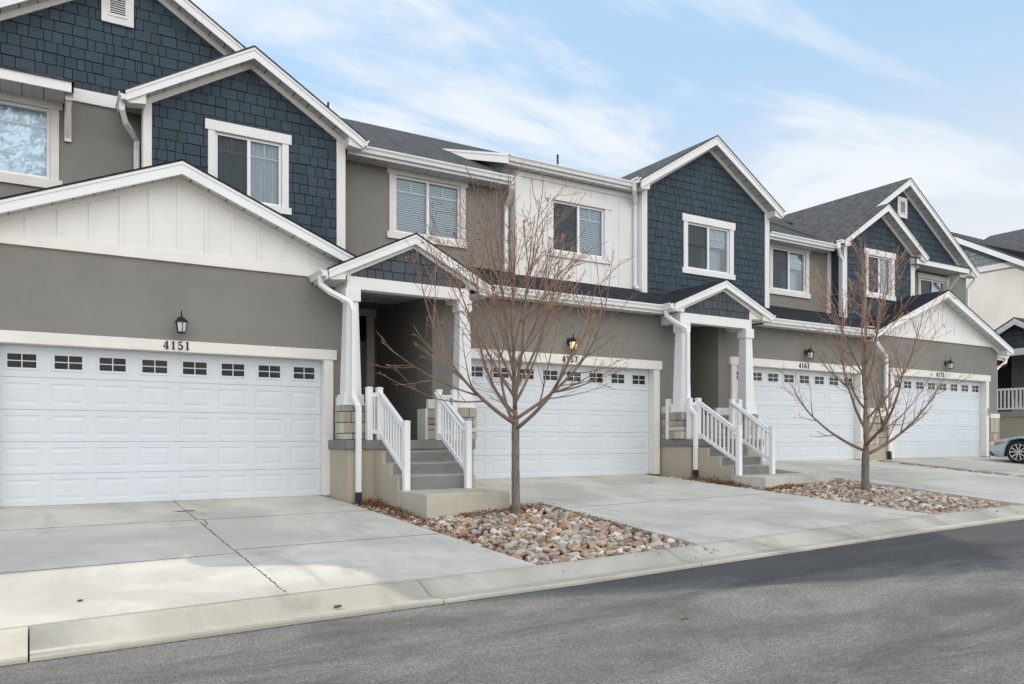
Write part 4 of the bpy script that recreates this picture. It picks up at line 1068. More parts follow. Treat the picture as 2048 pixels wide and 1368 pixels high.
downspout(H2, [(12.40, 0.86, 7.16), (12.40, 0.86, 7.0), (12.55, 1.0, 6.86), (12.66, 1.13, 6.74), (12.66, 1.135, 6.6), (12.66, 1.135, 4.78), (12.62, 1.0, 4.66)], foot=False)
# porch roof, lower skirt roof
def skirt(H, poly, gx0, gx1):
    r = plan_roof(H, poly, lambda x, y: 4.0 + .417 * (y + .40), .03, M['roofshade'], 'skirt_roof')
    g = MB(); g.box(gx0, gx1, -.40, -.375, 3.84, 3.99); gutter_x(g, gx0, gx1, -.401, 4.015); g.build('gutter', M['alum'], r)
    s = MB(); s.face([(gx0, -.375, 3.86), (gx1, -.375, 3.86), (gx1, 0, 3.86), (gx0, 0, 3.86)]); s.build('soffit', M['soffit_x'], r)
    return r
skirt(H2, [(7.35, -.43), (12.13, -.43), (13.79, 1.27), (13.79, 1.44), (5.95, 1.44), (5.95, 1.28)], 7.45, 12.25)
def porch_roof(H, xc, zp, p, hw, c0, c1, zbeam, seed):
    yb = -0.65
    rf = gable(H, xc, zp, hw, p, -0.76, yb + .015, 1.44, None, fh=0.17, zr_trim=0.09, over=0.30, roofmat='roofshade', roof_name='porch_roof')
    mb = MB(); mb.box(c0 - .10, c1 + .10, yb, yb + .2, zbeam, zbeam + .215)
    mb.box(c0 - .09, c0 + .09, yb + .2, 0.0, zbeam + .002, zbeam + .213); mb.box(c1 - .09, c1 + .09, yb + .2, 0.0, zbeam + .002, zbeam + .213)
    mb.build('porch_beam', M['white'], H, .004)
    z0 = zbeam + .215; zt = zp - .14
    pl = [(xc - (zt - z0) / p, z0), (xc + (zt - z0) / p, z0), (xc, zt)]
    lo, hi = c0 - .02, c1 + .02
    mb = MB(); mb.prism(pl, yb + .014, yb + .05); mb.build('gable_panel', M['trim'], rf)
    q = clip(clip(pl, -1, 0, -lo), 1, 0, hi)
    navy_wall(H, q, yb + .012, seed=seed, mat='slate', name='gable_shingles', course=0.20)
    mb = MB(); mb.face([(c0 - .1, yb + .01, zbeam + .10), (c1 + .1, yb + .01, zbeam + .10), (c1 + .1, 2.9, zbeam + .33), (c0 - .1, 2.9, zbeam + .33)]); mb.build('porch_ceiling', M['soffit_x'], H)
    mb = MB(); gutter_y(mb, -.74, -.02, xc - hw - .035, zp - p * hw + .0, -1); mb.box(xc - hw - .036, xc - hw - .012, -.74, -.02, zp - p * hw - .16, zp - p * hw - .01)
    mb.build('gutter', M['alum'], rf); mb = MB(); gutter_y(mb, -.74, -.52, xc + hw + .035, zp - p * hw, 1, .10, .10); mb.build('gutter', M['alum'], rf)
    mb = MB(); a = zp - p * hw - .15
    mb.face([(xc - hw, -.72, a), (c0 - .09, -.72, a), (c0 - .09, 0, a), (xc - hw, 0, a)]); mb.build('soffit', M['soffit_x'], rf); mb = MB(); mb.face([(xc + hw, -.72, a), (c1 + .09, -.72, a), (c1 + .09, 0, a), (xc + hw, 0, a)]); mb.build('soffit', M['soffit_x'], rf)
    return rf
porch_roof(H2, 5.95, 4.70, .50, 1.60, 4.80, 7.0, 3.63, 31)
def platform(H, x0, x1, yf, z, xs0, xs1, rise, runs, zland, seedn, x_in0, x_in1):
    mb = MB(); c = 0.165
    mb.prism([(x0 + .03, yf), (x1 - .03, yf), (x1, yf + .03), (x1, 0.03), (x0, 0.03), (x0, yf + .03)], z - c, z, 'z'); mb.box(x_in0, x_in1, 0.031, 2.9, z - c, z - .001)
    p = mb.build('porch_floor', M['riser'], H, .018)
    mb = MB(); mb.box(x0 + .035, x1 - .035, yf + .045, 0.05, -0.5, z - c); mb.build('stem_wall', M['tan'], H)
    y = yf + .04; zz = z; bot = -0.4; prof_s = [(yf + .04, bot), (yf + .04, z - rise)]; y = yf
    for r in runs:
        zz -= rise; prof_s += [(y, zz), (y - r, zz)] if (y, zz) != prof_s[-1] else [(y - r, zz)]
        y -= r
    prof_s += [(y, bot)]
    q = [prof_s[0], prof_s[1]] + prof_s[2:]
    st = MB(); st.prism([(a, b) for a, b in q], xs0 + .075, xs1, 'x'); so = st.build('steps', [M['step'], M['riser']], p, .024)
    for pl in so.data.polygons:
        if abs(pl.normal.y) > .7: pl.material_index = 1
    for (xa, xb) in ((xs0, xs0 + .072), (xs1 + .003, xs1 + .07)):
        ck = MB(); ck.prism([(a + (.002 if i_ else 0), b - (.012 if b > bot else 0)) for i_, (a, b) in enumerate(q)], xa, xb, 'x'); ck.build('step_side', M['tan'], p, .004)
    return y
yend = platform(H2, 4.56, 7.05, -1.02, 1.0, 5.06, 6.42, 0.195, (.33, .32, .33), 0.2, 5, 5.08, 6.66)
mb = MB(); mb.box(5.05, 6.50, -3.12, yend + .02, -0.45, 0.19)
struct(mb.build('landing', M['landing'], None, 0.012), 'tan concrete landing at the foot of the 4157 steps')
def wainscot(H, x0, x1, z0, z1, cap, seed, y=0.0):
    stone_box(H, x0, x1, y - .06, y + .02, z0, z1, seed, 'stone_wainscot')
    trim_box(H, [(x0 - .01, x1 + .01, y - .075, y + .01, z1 + .001, z1 + cap)], 'stuccotrim', 'wainscot_cap')
wainscot(H2, 4.72, 5.1, 1.003, 1.61, .16, 41); wainscot(H2, 6.52, 7.08, 1.003, 1.60, .18, 42); trim_box(H2, [(6.46, 6.515, -.07, .30, 1.003, 1.60)], 'stuccotrim', 'wainscot_cap')
column(H2, 4.80, -.55, 1.0, 3.63, 51); column(H2, 7.0, -.55, 1.0, 3.63, 52)
downspout(H2, [(4.26, -.55, 3.80), (4.26, -.56, 3.66), (4.40, -.66, 3.53), (4.70, -.80, 3.36), (4.745, -.85, 3.2), (4.745, -.85, 1.74), (4.745, -1.085, 1.55), (4.745, -1.085, 0.10)])
lantern(9.86, -0.002, 3.04, 'lit glowing lamp behind the branches of the first tree', True)
house_number('4157', 9.84, 2.655, -0.069, 'black numerals 4157 half hidden behind tree branches')

# =============================== unit 4163
H3 = thing('townhouse', 'third townhouse, number 4163, with a wide dark blue shingle gable over its porch', 'house', (16.7, 0, 0), GRP)
body(H3, 'wall', [(14.32, -0.6), (20.165, -0.6), (20.165, 4.1), (14.32, 4.1)], 0.0, 2.88, M['stucco'], [(14.90, 19.79, -0.6, 2.85)])
garage_door(H3, 14.90, 19.79, 0.45, 2.40)
door_surround(H3, 14.90, 19.79, 0.45, 2.85, hdr=0.20)
body(H3, 'wall', [(12.9, 0.9), (14.34, 0.9), (14.34, 4.2), (12.9, 4.2)], 2.88, 3.2, M['stucco'], [(13.1, 14.0, 1.02, 3.5)])
mb = MB(); mb.box(13.1, 14.0, 2.97, 3.02, 1.02, 3.5); mb.build('front_door', M['doorblk'], H3)
body(H3, 'wall', [(12.745, 3.9), (17.25, 3.9), (17.25, 7.13), (14.99, 8.5), (12.745, 7.13)], YBAY, YM + 1.2, M['gap'], [(14.25, 15.75, 5.36, 6.53)])
body(H3, 'wall', [(12.80, 3.9), (17.3, 3.9), (17.3, 7.0), (12.80, 7.0)], YM + 1.2, 12.2, M['stucco'])
nb = [(12.89, 4.2), (17.10, 4.2), (17.10, 8.74 - .16 - .612 * 2.12), (14.98, 8.58), (12.89, 8.58 - .612 * 2.09)]
navy_wall(H3, nb, YBAY - .004, [(14.21, 15.79, 5.32, 6.57)], seed=22)
trim_box(H3, [(12.73, 12.90, YBAY - .035, YBAY + .02, 4.4, 7.25), (17.09, 17.265, YBAY - .035, YBAY + .02, 4.4, 7.25), (12.72, 12.745, YBAY + .02, YBAY + .2, 4.4, 7.25)])
window(H3, 14.25, 15.75, 5.36, 6.53, YBAY, {'kinds': ['blindup', 'blindup']}, M['white'], tw=0.14, head=0.19, sill=0.14, seed=5)
gable(H3, 14.98, 8.74, 2.51, 0.612, 0.68, YBAY - .02, 5.4, None, fh=0.21, zr_trim=0.11)
g = MB(); gutter_y(g, .70, .95, 17.52, 7.19, 1, .09, .09); g.build('gutter', M['alum'], H3)
body(H3, 'wall', [(17.2, 3.9), (20.5, 3.9), (20.5, 6.58), (17.2, 6.58)], YM, 12.2, M['stucco'], [(17.90, 19.33, 5.27, 6.45)])
window(H3, 17.90, 19.33, 5.27, 6.45, YM, {'kinds': ['blind', 'blindup']}, M['stuccotrim'], tw=0.12, head=0.16, sill=0.15, seed=6)
upper_roof(H3, 17.26, 20.05, 6.68)
plan_roof(H3, [(12.7, 4.0), (17.3, 4.0), (17.3, RY), (12.7, RY)], main_front(6.68), .03, M['roof'])
plan_roof(H3, [(12.7, RY), (20.3, RY), (20.3, 12.8), (12.7, 12.8)], lambda x, y: 9.62 - .5 * (y - RY), .03, M['roof'])
skirt(H3, [(15.40, -.43), (20.02, -.43), (21.86, 1.44), (13.79, 1.44), (13.79, 1.27)], 15.45, 19.95)
porch_roof(H3, 13.79, 4.695, .42, 1.58, 12.56, 14.66, 3.65, 32)
yend = platform(H3, 12.42, 15.0 - .22, -1.02, 1.02, 12.56, 13.80, 0.19, (.36, .36, .36), 0.27, 6, 12.95, 14.34)
mb = MB(); mb.prism([(12.55, -2.98), (14.6, -3.05), (14.75, -2.4), (14.75, yend + .02), (12.55, yend + .02)], -0.3, 0.262, 'z')
struct(mb.build('landing', M['concrete'], None, 0.01), 'low grey concrete landing at the foot of the 4163 steps')
wainscot(H3, 12.50, 12.95, 1.023, 1.61, .16, 43); wainscot(H3, 14.20, 14.66, 1.023, 1.60, .18, 44); trim_box(H3, [(14.14, 14.195, -.07, .30, 1.023, 1.60)], 'stuccotrim', 'wainscot_cap')
column(H3, 12.60, -.55, 1.02, 3.65, 53); column(H3, 14.66, -.55, 1.02, 3.65, 54)
downspout(H3, [(12.17, -.50, 3.92), (12.17, -.52, 3.78), (12.28, -.62, 3.66), (12.50, -.80, 3.48), (12.50, -.84, 3.34), (12.50, -.84, 1.76), (12.50, -1.085, 1.56), (12.50, -1.085, 0.33)])
lantern(17.52, -0.002, 3.26, 'unlit black lamp over the third garage door, beside the second tree')
house_number('4163', 17.38, 2.885, -0.069, 'black numerals 4163 on the third garage header')

# =============================== unit 4175
H4 = thing('townhouse', 'farthest townhouse of the row, number 4175, with white board garage gable and tall blue gables', 'house', (24.0, 0, 0), GRP)
body(H4, 'wall', [(20.17, -0.6), (27.0, -0.6), (27.0, 4.0), (23.63, 5.25), (20.17, 4.0)], 0.0, 2.88, M['stucco'], [(21.37, 26.26, -0.6, 2.88)])
garage_door(H4, 21.37, 26.26, 0.46, 2.42)
door_surround(H4, 21.37, 26.26, 0.46, 2.88, hdr=0.20)
battens(H4, [(20.80, 4.2), (26.46, 4.2), (23.63, 5.36)], [23.63 + .43 * k for k in range(-7, 8)], -0.022)
trim_box(H4, [(20.1, 27.05, -0.045, 0.005, 4.0, 4.21)], 'trim', 'band_board')
gable(H4, 23.63, 5.49, 3.72, 0.415, -0.33, -0.022, 2.2, None, fh=0.20, roofmat='roofshade', zr_trim=0.09)
g = MB(); gutter_y(g, -.30, .10, 27.39, 3.96, 1, .09, .09); g.build('gutter', M['alum'], H4)
body(H4, 'wall', [(20.6, 3.9), (27.75, 3.9), (27.75, 6.9), (20.6, 6.9)], YM, 12.2, M['stucco'], [(25.03, 26.50, 5.1, 6.33)])
body(H4, 'wall', [(20.2, -.5), (27.75, -.5), (27.75, 3.9), (20.2, 3.9)], 2.90, 12.2, M['stucco'])
window(H4, 25.03, 26.50, 5.1, 6.33, YM, {'kinds': ['blindup', 'curtain']}, M['stuccotrim'], tw=0.12, head=0.16, sill=0.14, seed=7)
navy_wall(H4, [(23.98 - 3.5, 6.80), (23.98 + 3.5, 6.80), (23.98, 9.08)], YM - .002, seed=12)
mbx = MB(); mbx.prism([(20.6, 6.85), (27.4, 6.85), (23.98, 9.05)], YM + .04, 6.0); mbx.build('wall', M['gap'], H4)
trim_box(H4, [(23.9, 27.77, YM - .045, YM + .01, 6.60, 6.80)], 'white', 'band_board')
gable(H4, 23.98, 9.33, 3.93, 0.647, 1.10, YM - .01, 6.3, None, hwL=4.0, fh=0.21, zr_trim=0.11)
vent_gable(H4, 23.74, 24.24, 8.15, 8.80, YM - .02)
small_roof(H4, 23.75, 26.85, 6.72, (24.1, 26.55))
body(H4, 'wall', [(20.47, 3.9), (24.0, 3.9), (24.0, 6.82), (22.2, 7.95), (20.47, 6.82)], YBAY, YM + 1.2, M['gap'], [(21.63, 22.80, 5.45, 6.60)])
nb = [(20.60, 4.2), (23.82, 4.2), (23.82, 8.13 - .16 - .645 * 1.62), (22.2, 7.97), (20.60, 7.97 - .645 * 1.60)]
navy_wall(H4, nb, YBAY - .004, [(21.59, 22.84, 5.41, 6.64)], seed=23)
sw = MB(); shingles(sw, [(YBAY, 4.2), (YM, 4.2), (YM, 6.75), (YBAY, 6.75)], 20.47, axis='x', seed=5); sw.build('shingle_siding', [M['navy'], M['gap']], H4)
trim_box(H4, [(20.45, 20.61, YBAY - .035, YBAY + .015, 4.3, 6.95), (23.80, 24.01, YBAY - .035, YBAY + .015, 4.3, 6.95), (20.44, 20.468, YBAY + .016, YBAY + .13, 4.3, 6.85), (20.30, 20.455, YM - .03, YM + .01, 4.3, 6.6)])
window(H4, 21.63, 22.80, 5.45, 6.60, YBAY, {'kinds': ['curtain', 'curtain']}, M['white'], tw=0.15, head=0.18, sill=0.14, seed=8)
gable(H4, 22.2, 8.13, 2.05, 0.645, 0.68, YBAY - .02, 5.0, None, fh=0.20, zr_trim=0.11)
for ga_ in ((.70, .96, 24.27, 6.80, 1, .09, .09), (.70, .90, 20.12, 6.79, -1, .10, .10), (1.12, 1.5, 27.93, 6.77, 1, .1, .1)):
    g = MB(); gutter_y(g, *ga_); g.build('gutter', M['alum'], H4)
plan_roof(H4, [(20.0, 1.6), (22.2, 4.6), (22.2, RY), (20.0, RY)], main_front(6.72), .03, M['roof'])
plan_roof(H4, [(22.2, 4.6), (28.1, 4.6), (28.1, RY), (22.2, RY)], main_front(6.72), .03, M['roof'])
plan_roof(H4, [(20.3, RY), (28.1, RY), (28.1, 12.8), (20.3, 12.8)], lambda x, y: 9.62 - .5 * (y - RY), .03, M['roof'])
mb = MB(); mb.prism([(20.15, -.07), (21.16, -.07), (21.16, .03), (20.15, .03)], -.5, .86, 'z'); mb.build('stem_wall', M['tan'], H4)
wainscot(H4, 20.16, 21.13, .863, 1.68, .22, 45, -.02); wainscot(H4, 26.50, 27.02, .35, 1.70, .15, 46)
downspout(H4, [(19.96, .78, 6.70), (19.96, .78, 6.55), (20.15, .88, 6.4), (20.36, .93, 6.25), (20.36, .93, 6.1), (20.36, .93, 4.75)], foot=False)
downspout(H4, [(19.80, -.46, 3.92), (19.80, -.47, 3.78), (20.1, -.40, 3.62), (20.8, -.15, 3.40), (20.86, -.12, 3.3), (20.86, -.12, 1.95), (20.98, -.14, 1.80), (20.98, -.14, 0.66)])
downspout(H4, [(27.98, 1.25, 6.68), (27.98, 1.25, 6.55), (27.79, 1.38, 6.25), (27.79, 1.38, 6.0), (27.79, 1.38, 4.3)], foot=False)
mb = MB(); mb.box(26.33, 26.40, -.075, -.049, 1.80, 2.02); mb.build('keypad', M['keypad'], H4)
lantern(24.02, -0.002, 3.30, 'unlit black lamp farthest right, over the last garage door by the car')
house_number('4175', 23.62, 2.92, -0.069, 'black numerals 4175 on the farthest garage header')
# side porch canopy of the far end house
rr = plan_roof(H4, [(27.0, .25), (28.1, .25), (28.1, 1.6), (27.0, 1.6)], lambda x, y: 3.80 + .3 * (y - .25), .05, M['roofshade'], 'porch_roof')
mb = MB(); gutter_x(mb, 27.02, 28.1, .25, 3.86); mb.box(27.02, 28.1, .25, .28, 3.66, 3.82); mb.build('gutter', M['alum'], rr)
downspout(H4, [(27.95, .2, 3.76), (27.9, .2, 3.6), (27.3, .1, 3.42), (27.06, .08, 3.3), (27.06, .08, .7)])
# plumbing pipes through the roofs
mb = MB(); mb.tube([(5.90, 4.0, 8.1), (5.90, 4.0, 8.80)], .03, 8); mb.build('vent_pipe', M['black'], H1)
mb = MB(); mb.tube([(12.34, 4.0, 8.1), (12.34, 4.0, 8.80)], .03, 8); mb.build('vent_pipe', M['black'], H2)

# ------------------------------------------------------------------ stair railings
def rail_seg(parent, a, b, w_=.045, h=.06, name='rail', cap=False):
    """bar between two points; ends cut plumb"""
    a, b = Vector(a), Vector(b); d = (b - a); hd = Vector((d.x, d.y, 0)).normalized(); n = Vector((-hd.y, hd.x, 0)) * w_ / 2
    mb = MB(); lo, hi = Vector((0, 0, -h / 2)), Vector((0, 0, h / 2))
    mb.hexa([a - n + lo, b - n + lo, b + n + lo, a + n + lo, a - n + hi, b - n + hi, b + n + hi, a + n + hi])
    if cap:
        n2 = n * 1.35; lo, hi = Vector((0, 0, h / 2)), Vector((0, 0, h / 2 + .022)); mb.hexa([a - n2 + lo, b - n2 + lo, b + n2 + lo, a + n2 + lo, a - n2 + hi, b - n2 + hi, b + n2 + hi, a + n2 + hi])
    return mb.build(name, M['vinyl'], parent, .004)
def rail_post(parent, x, y, z0, z1, w_=.05):
    mb = MB(); mb.box(x - w_, x + w_, y - w_, y + w_, z0, z1 - .015)
    k = w_ + .006; mb.hexa([(x - k, y - k, z1 - .02), (x + k, y - k, z1 - .02), (x + k, y + k, z1 - .02), (x - k, y + k, z1 - .02), (x - k, y - k, z1), (x + k, y - k, z1), (x + k, y + k, z1), (x - k, y + k, z1)])
    mb.taper(x, y, z1, z1 + .015, k * .97, k * .4)
    return mb.build('post', M['vinyl'], parent, .003)
def balusters(parent, a, b, n, hb, ht):
    a, b = Vector(a), Vector(b)
    for i in range(n):
        p = a.lerp(b, (i + 1) / (n + 1)); mb = MB(); mb.box(p.x - .016, p.x + .016, p.y - .016, p.y + .016, p.z + hb, p.z + ht); mb.build('baluster', M['vinyl'], parent)
def stair_railing(x, yt, zt, yb, zb_, label, n=8, ptop=.90, pbot=1.10, grip=False, gx=None, guard_posts=()):
    t_ = thing('stair_railing', label, 'railing', (x, yb, zb_), 'white vinyl railings on the front steps')
    rail_post(t_, x, yt, zt, zt + ptop); rail_post(t_, x, yb, zb_, zb_ + pbot)
    lt = Vector((x, yt - .05, zt + ptop - .12)); lb = Vector((x, yb + .05, zb_ + pbot - .12))
    bt = Vector((x, yt - .05, zt + .10)); bb = Vector((x, yb + .05, zb_ + .30))
    rail_seg(t_, lt, lb, .05, .085, 'top_rail', True); rail_seg(t_, bt, bb, .045, .08, 'bottom_rail')
    for i in range(n):
        f = (i + 1) / (n + 1); y = lt.y + (lb.y - lt.y) * f; z0 = bt.z + (bb.z - bt.z) * f; z1 = lt.z + (lb.z - lt.z) * f
        mb = MB(); mb.box(x - .015, x + .015, y - .015, y + .015, z0 + .03, z1 - .03); mb.build('baluster', M['vinyl'], t_)
    if grip:
        o = -.085; mb = MB()
        pts = [(x + o * .3, yt + .02, zt + ptop - .10), (x + o, yt - .02, zt + ptop - .05), (x + o, yt - .06, zt + ptop - .075), (x + o, yb + .06, zb_ + pbot - .10), (x + o, yb + .02, zb_ + pbot - .13), (x + o * .2, yb + .02, zb_ + pbot - .135)]
        mb.tube(pts, .021, 10); mb.build('grab_rail', M['vinyl'], t_)
    for (px_, py_) in guard_posts:
        rail_post(t_, px_, py_, zt, zt + ptop)
        a = Vector((x, yt, zt)); b = Vector((px_, py_, zt)); d = (b - a).normalized() * .05; a += d; b -= d
        rail_seg(t_, a + Vector((0, 0, ptop - .12)), b + Vector((0, 0, ptop - .12)), .05, .07, 'guard_rail'); rail_seg(t_, a + Vector((0, 0, .14)), b + Vector((0, 0, .14)), .045, .07, 'guard_rail')
        balusters(t_, a, b, max(1, int((b - a).length / .11)), .17, ptop - .15)
    return t_
stair_railing(5.17, -0.95, 1.0, -2.10, 0.19, 'left white railing on the 4157 steps, nearest to garage 4151', 8, .90, 1.11, guard_posts=[(4.985, -.95)])
stair_railing(6.30, -0.97, 1.0, -2.08, 0.19, 'right white railing with round grab rail on the 4157 steps, left of the first tree', 8, .90, 1.12, grip=True, guard_posts=[(6.62, -.95)])
stair_railing(12.66, -1.0, 1.02, -2.18, 0.265, 'left white railing on the 4163 steps, beside the second porch downspout', 8, .90, 1.03, guard_posts=[(12.50, -.90)])
stair_railing(13.72, -1.0, 1.02, -2.14, 0.265, 'right white railing with grab rail on the 4163 steps, before garage 4163', 8, .90, 1.03, grip=True, guard_posts=[(14.0, -.95)])
t_ = thing('porch_guard', 'white post at the left edge of the 4163 porch beside garage 4157', 'railing', (12.50, -.20, 1.02))
rail_post(t_, 12.49, -.24, 1.02, 1.93)

# ------------------------------------------------------------------ bare trees
def make_tree(name_label, base, H, fork, spread, r0, seed, nlead, lean=(0, 0), leaves=60, shape=1.0):
    rnd = random.Random(seed); base = Vector(base)
    t_ = thing('bare_tree', name_label, 'tree', base)
    tr = MB(); br = MB(); tw = MB(); lf = MB()
    n = 12; pts = []; rad = []
    topz = H * 0.90
    for i in range(n + 1):
        f = i / n; z = f * topz
        w_ = 0.02 * math.sin(f * 9 + seed) * min(1, f * 3)
        pts.append(base + Vector((lean[0] * f + w_, lean[1] * f + w_ * .6, z - (0.06 if i == 0 else 0))))
        zf = z / fork
        rad.append(r0 * (1.25 if i == 0 else 1.0) * (1 - 0.10 * min(1, zf)) if z < fork else max(.006, r0 * .62 * (1 - (z - fork) / (topz - fork)) ** .8))
    # trunk below the fork, leader above
    def at(z):
        f = z / topz * n; i = min(n - 1, max(0, int(f))); u = f - i
        return pts[i].lerp(pts[i + 1], u), rad[i] * (1 - u) + rad[i + 1] * u
    k = 14; P0 = [at(fork * 1.12 * i / k)[0] for i in range(k + 1)]
    R0 = [r0 * (1 + .35 * math.exp(-i * 1.3)) * (1 - .12 * i / k) * (1 + .05 * math.sin(i * 2.3)) for i in range(k + 1)]; R0[-1] *= .8; R0[-2] *= 1.02
    tr.tube(P0, R0, 12)
    k = 16; zz = [fork * 1.08 + (topz - fork * 1.08) * i / k for i in range(k + 1)]
    br.tube([at(z)[0] + Vector((rnd.uniform(-.012, .012), rnd.uniform(-.012, .012), 0)) for z in zz], [max(.0055, r0 * .60 * (1 - i / k) ** .85) for i in range(k + 1)], 7)
    def branch(p, d, L_, r, lvl, up):
        """returns list of points; grows children"""
        ns = max(4, int(L_ / .13)); pp = [p.copy()]; rr = [r]; d = d.normalized(); step = L_ / ns
        wob = Vector((rnd.uniform(-1, 1), rnd.uniform(-1, 1), 0)) * .05
        for i in range(ns):
            d = (d + Vector((0, 0, up * (0.5 + i / ns))) * step + Vector((rnd.uniform(-1, 1), rnd.uniform(-1, 1), rnd.uniform(-.6, .6))) * (.055 if lvl < 2 else .09) + wob * .3).normalized()
            p = p + d * step; pp.append(p.copy()); rr.append(max(.0034 if lvl > 1 else .0048, r * (1 - (i + 1) / ns) ** (.75) if lvl < 2 else r * (1 - .72 * (i + 1) / ns)))
        mb = br if lvl == 0 else (tw if lvl > 1 else (br if r > .010 else tw))
        mb.tube(pp, rr, 6 if lvl == 0 else 5 if lvl == 1 else 4, cap=True)
        if lvl < 3:
            cnt = {0: int(3.2 + L_ * 3.1), 1: int(1.2 + L_ * 3.3), 2: int(L_ * 5)}[lvl]
            for c in range(cnt):
                f = rnd.uniform(.18 if lvl == 0 else .2, .97); i = min(ns - 1, int(f * ns)); q = pp[i].lerp(pp[i + 1], f * ns - i)
                dd = (pp[i + 1] - pp[i]).normalized(); side = Vector((rnd.uniform(-1, 1), rnd.uniform(-1, 1), rnd.uniform(-.25, .7)))
                out = (q - base); out.z = 0
                if out.length > .05: side += out.normalized() * .35
                side = (side - dd * side.dot(dd)); side.normalize()
                nd = (dd * rnd.uniform(.65, 1.1) + side * rnd.uniform(.5, .95))
                if lvl == 0: l = L_ * rnd.uniform(.22, .52) * (1.15 - f * .6)
                elif lvl == 1: l = L_ * rnd.uniform(.25, .55)
                else: l = rnd.uniform(.03, .10)
                if l < .03: continue
                branch(q, nd, l, rr[i] * rnd.uniform(.42, .62), lvl + 1, up * rnd.uniform(.6, 1.3) if lvl < 2 else .3)
        if lvl in (1, 2) and rnd.random() < leaves / 420:
            for _ in range(rnd.randint(1, 3)):
                c = pp[-1] + Vector((rnd.uniform(-.03, .03), rnd.uniform(-.03, .03), rnd.uniform(-.05, .02))); a, b = Vector((rnd.uniform(-1, 1), rnd.uniform(-1, 1), rnd.uniform(-1, 1))).normalized(), None
                b = a.orthogonal().normalized(); s_ = rnd.uniform(.018, .034); m_ = a.cross(b) * s_ * .35
                lf.face([c - a * s_, c - b * s_ * .6 + m_, c + a * s_, c + b * s_ * .6 + m_])
    ga = 2.399963
    for i in range(nlead):
        f = i / (nlead - 1); z = fork * (1.0 + .0) + (topz * .62 - fork) * f ** 1.35
        p, r = at(z); an = i * ga + rnd.uniform(-.25, .25) + seed
        el = R(36 + 26 * f + rnd.uniform(-8, 9)) if i > 3 else R(rnd.uniform(20, 34))
        reach = spread * (1 - .42 * f) * rnd.uniform(.75, 1.15)
        L_ = min((H - z) * .98, reach / max(.3, math.cos(el)) * 1.30) * rnd.uniform(.86, 1.06)
        branch(p, Vector((math.cos(an) * math.cos(el), math.sin(an) * math.cos(el), math.sin(el))), L_, r0 * (.52 - .26 * f) * rnd.uniform(.85, 1.1), 0, .64 * shape)
    for i in range(5):   # long thin water shoots
        z = topz * rnd.uniform(.45, .8); p, r = at(z); an = rnd.uniform(0, 6.28); k_ = rnd.uniform(.15, .6)
        branch(p + Vector((math.cos(an), math.sin(an), 0)) * .03, Vector((math.cos(an) * k_, math.sin(an) * k_, 1)), (H * .99 - z) * rnd.uniform(.7, 1.0), .008, 2 if i % 2 else 1, .35)
    for i in range(int(nlead * 1.3)):   # fine side shoots low and high on the leader
        z = fork + (topz - fork) * rnd.random(); p, r = at(z); an = rnd.uniform(0, 6.28)
        branch(p, Vector((math.cos(an), math.sin(an), rnd.uniform(.2, 1.2))), rnd.uniform(.3, .8), .007, 1, .5)
    trunk = tr.build('trunk', M['bark'], t_)
    br.build('branches', M['branch'], t_); tw.build('twigs', M['twig'], t_)
    if lf.f: lf.build('dead_leaves', M['leaf'], t_)
    return t_
make_tree('taller bare young tree with dense reddish twigs in the near cobble bed', (6.44, -3.40, gz(6.44, -3.40) - .10), 4.95, 1.36, 2.05, .066, 5, 16, (-.05, .05), 70)
make_tree('second bare young tree, thinner crowned, in the middle cobble bed', (14.15, -4.08, gz(14.15, -4.08) - .08), 4.9, .72, 1.85, .078, 12, 12, (.02, 0), 20)

# ------------------------------------------------------------------ river cobbles
def cobble_mesh(seed):
    rnd = random.Random(seed); bm = bmesh.new(); bmesh.ops.create_icosphere(bm, subdivisions=2, radius=1.0)
    o = Vector((seed * 3.1, seed * 1.7, 0)); sx, sy, sz = rnd.uniform(.95, 1.45), rnd.uniform(.62, .95), rnd.uniform(.36, .68)
    flats = [Vector((rnd.uniform(-1, 1), rnd.uniform(-1, 1), rnd.uniform(-1, 1))).normalized() for _ in range(11)]; lim = [rnd.uniform(.50, .82) for _ in flats]
    for v in bm.verts:
        p = v.co.copy()
        for f, l in zip(flats, lim):
            d = p.dot(f)
            if d > l: p -= f * (d - l) * .97
        p *= 1.18 + .10 * noise.noise(p * 1.6 + o); v.co = Vector((p.x * sx, p.y * sy, p.z * sz))
    me = bpy.data.meshes.new('river_cobble'); bm.to_mesh(me); bm.free(); me.materials.append(M['cobble']); return me
CM = [cobble_mesh(i) for i in range(14)]
def bed_points(x0, x1, y0, y1, n, seed, excl, smin, smax):
    """dart throwing, biggest stones first"""
    rnd = random.Random(seed); out = []; cell = {}
    sizes = sorted([rnd.uniform(smin, smax) ** 1 for _ in range(n)], reverse=True)
    for s_ in sizes:
        for _ in range(14):
            x, y = rnd.uniform(x0 + s_ * .6, x1 - s_ * .6), rnd.uniform(y0 + s_ * .6, y1 - s_ * .6)
            if any(a - s_ * .5 < x < b + s_ * .5 and c - s_ * .5 < y < d + s_ * .5 for a, b, c, d in excl): continue
            k = (int(x / .15), int(y / .15)); ok = True
            for i in (-1, 0, 1):
                for j in (-1, 0, 1):
                    for (px_, py_, ps) in cell.get((k[0] + i, k[1] + j), ()):
                        if (px_ - x) ** 2 + (py_ - y) ** 2 < ((ps + s_) * .56) ** 2: ok = False; break
                    if not ok: break
                if not ok: break
            if ok: cell.setdefault(k, []).append((x, y, s_)); out.append((x, y, s_)); break
    return out
XA = lambda y: 4.565 - .031 * y; XB0 = lambda y: 12.14 - .018 * y; XB1 = lambda y: 14.65 - .047 * y
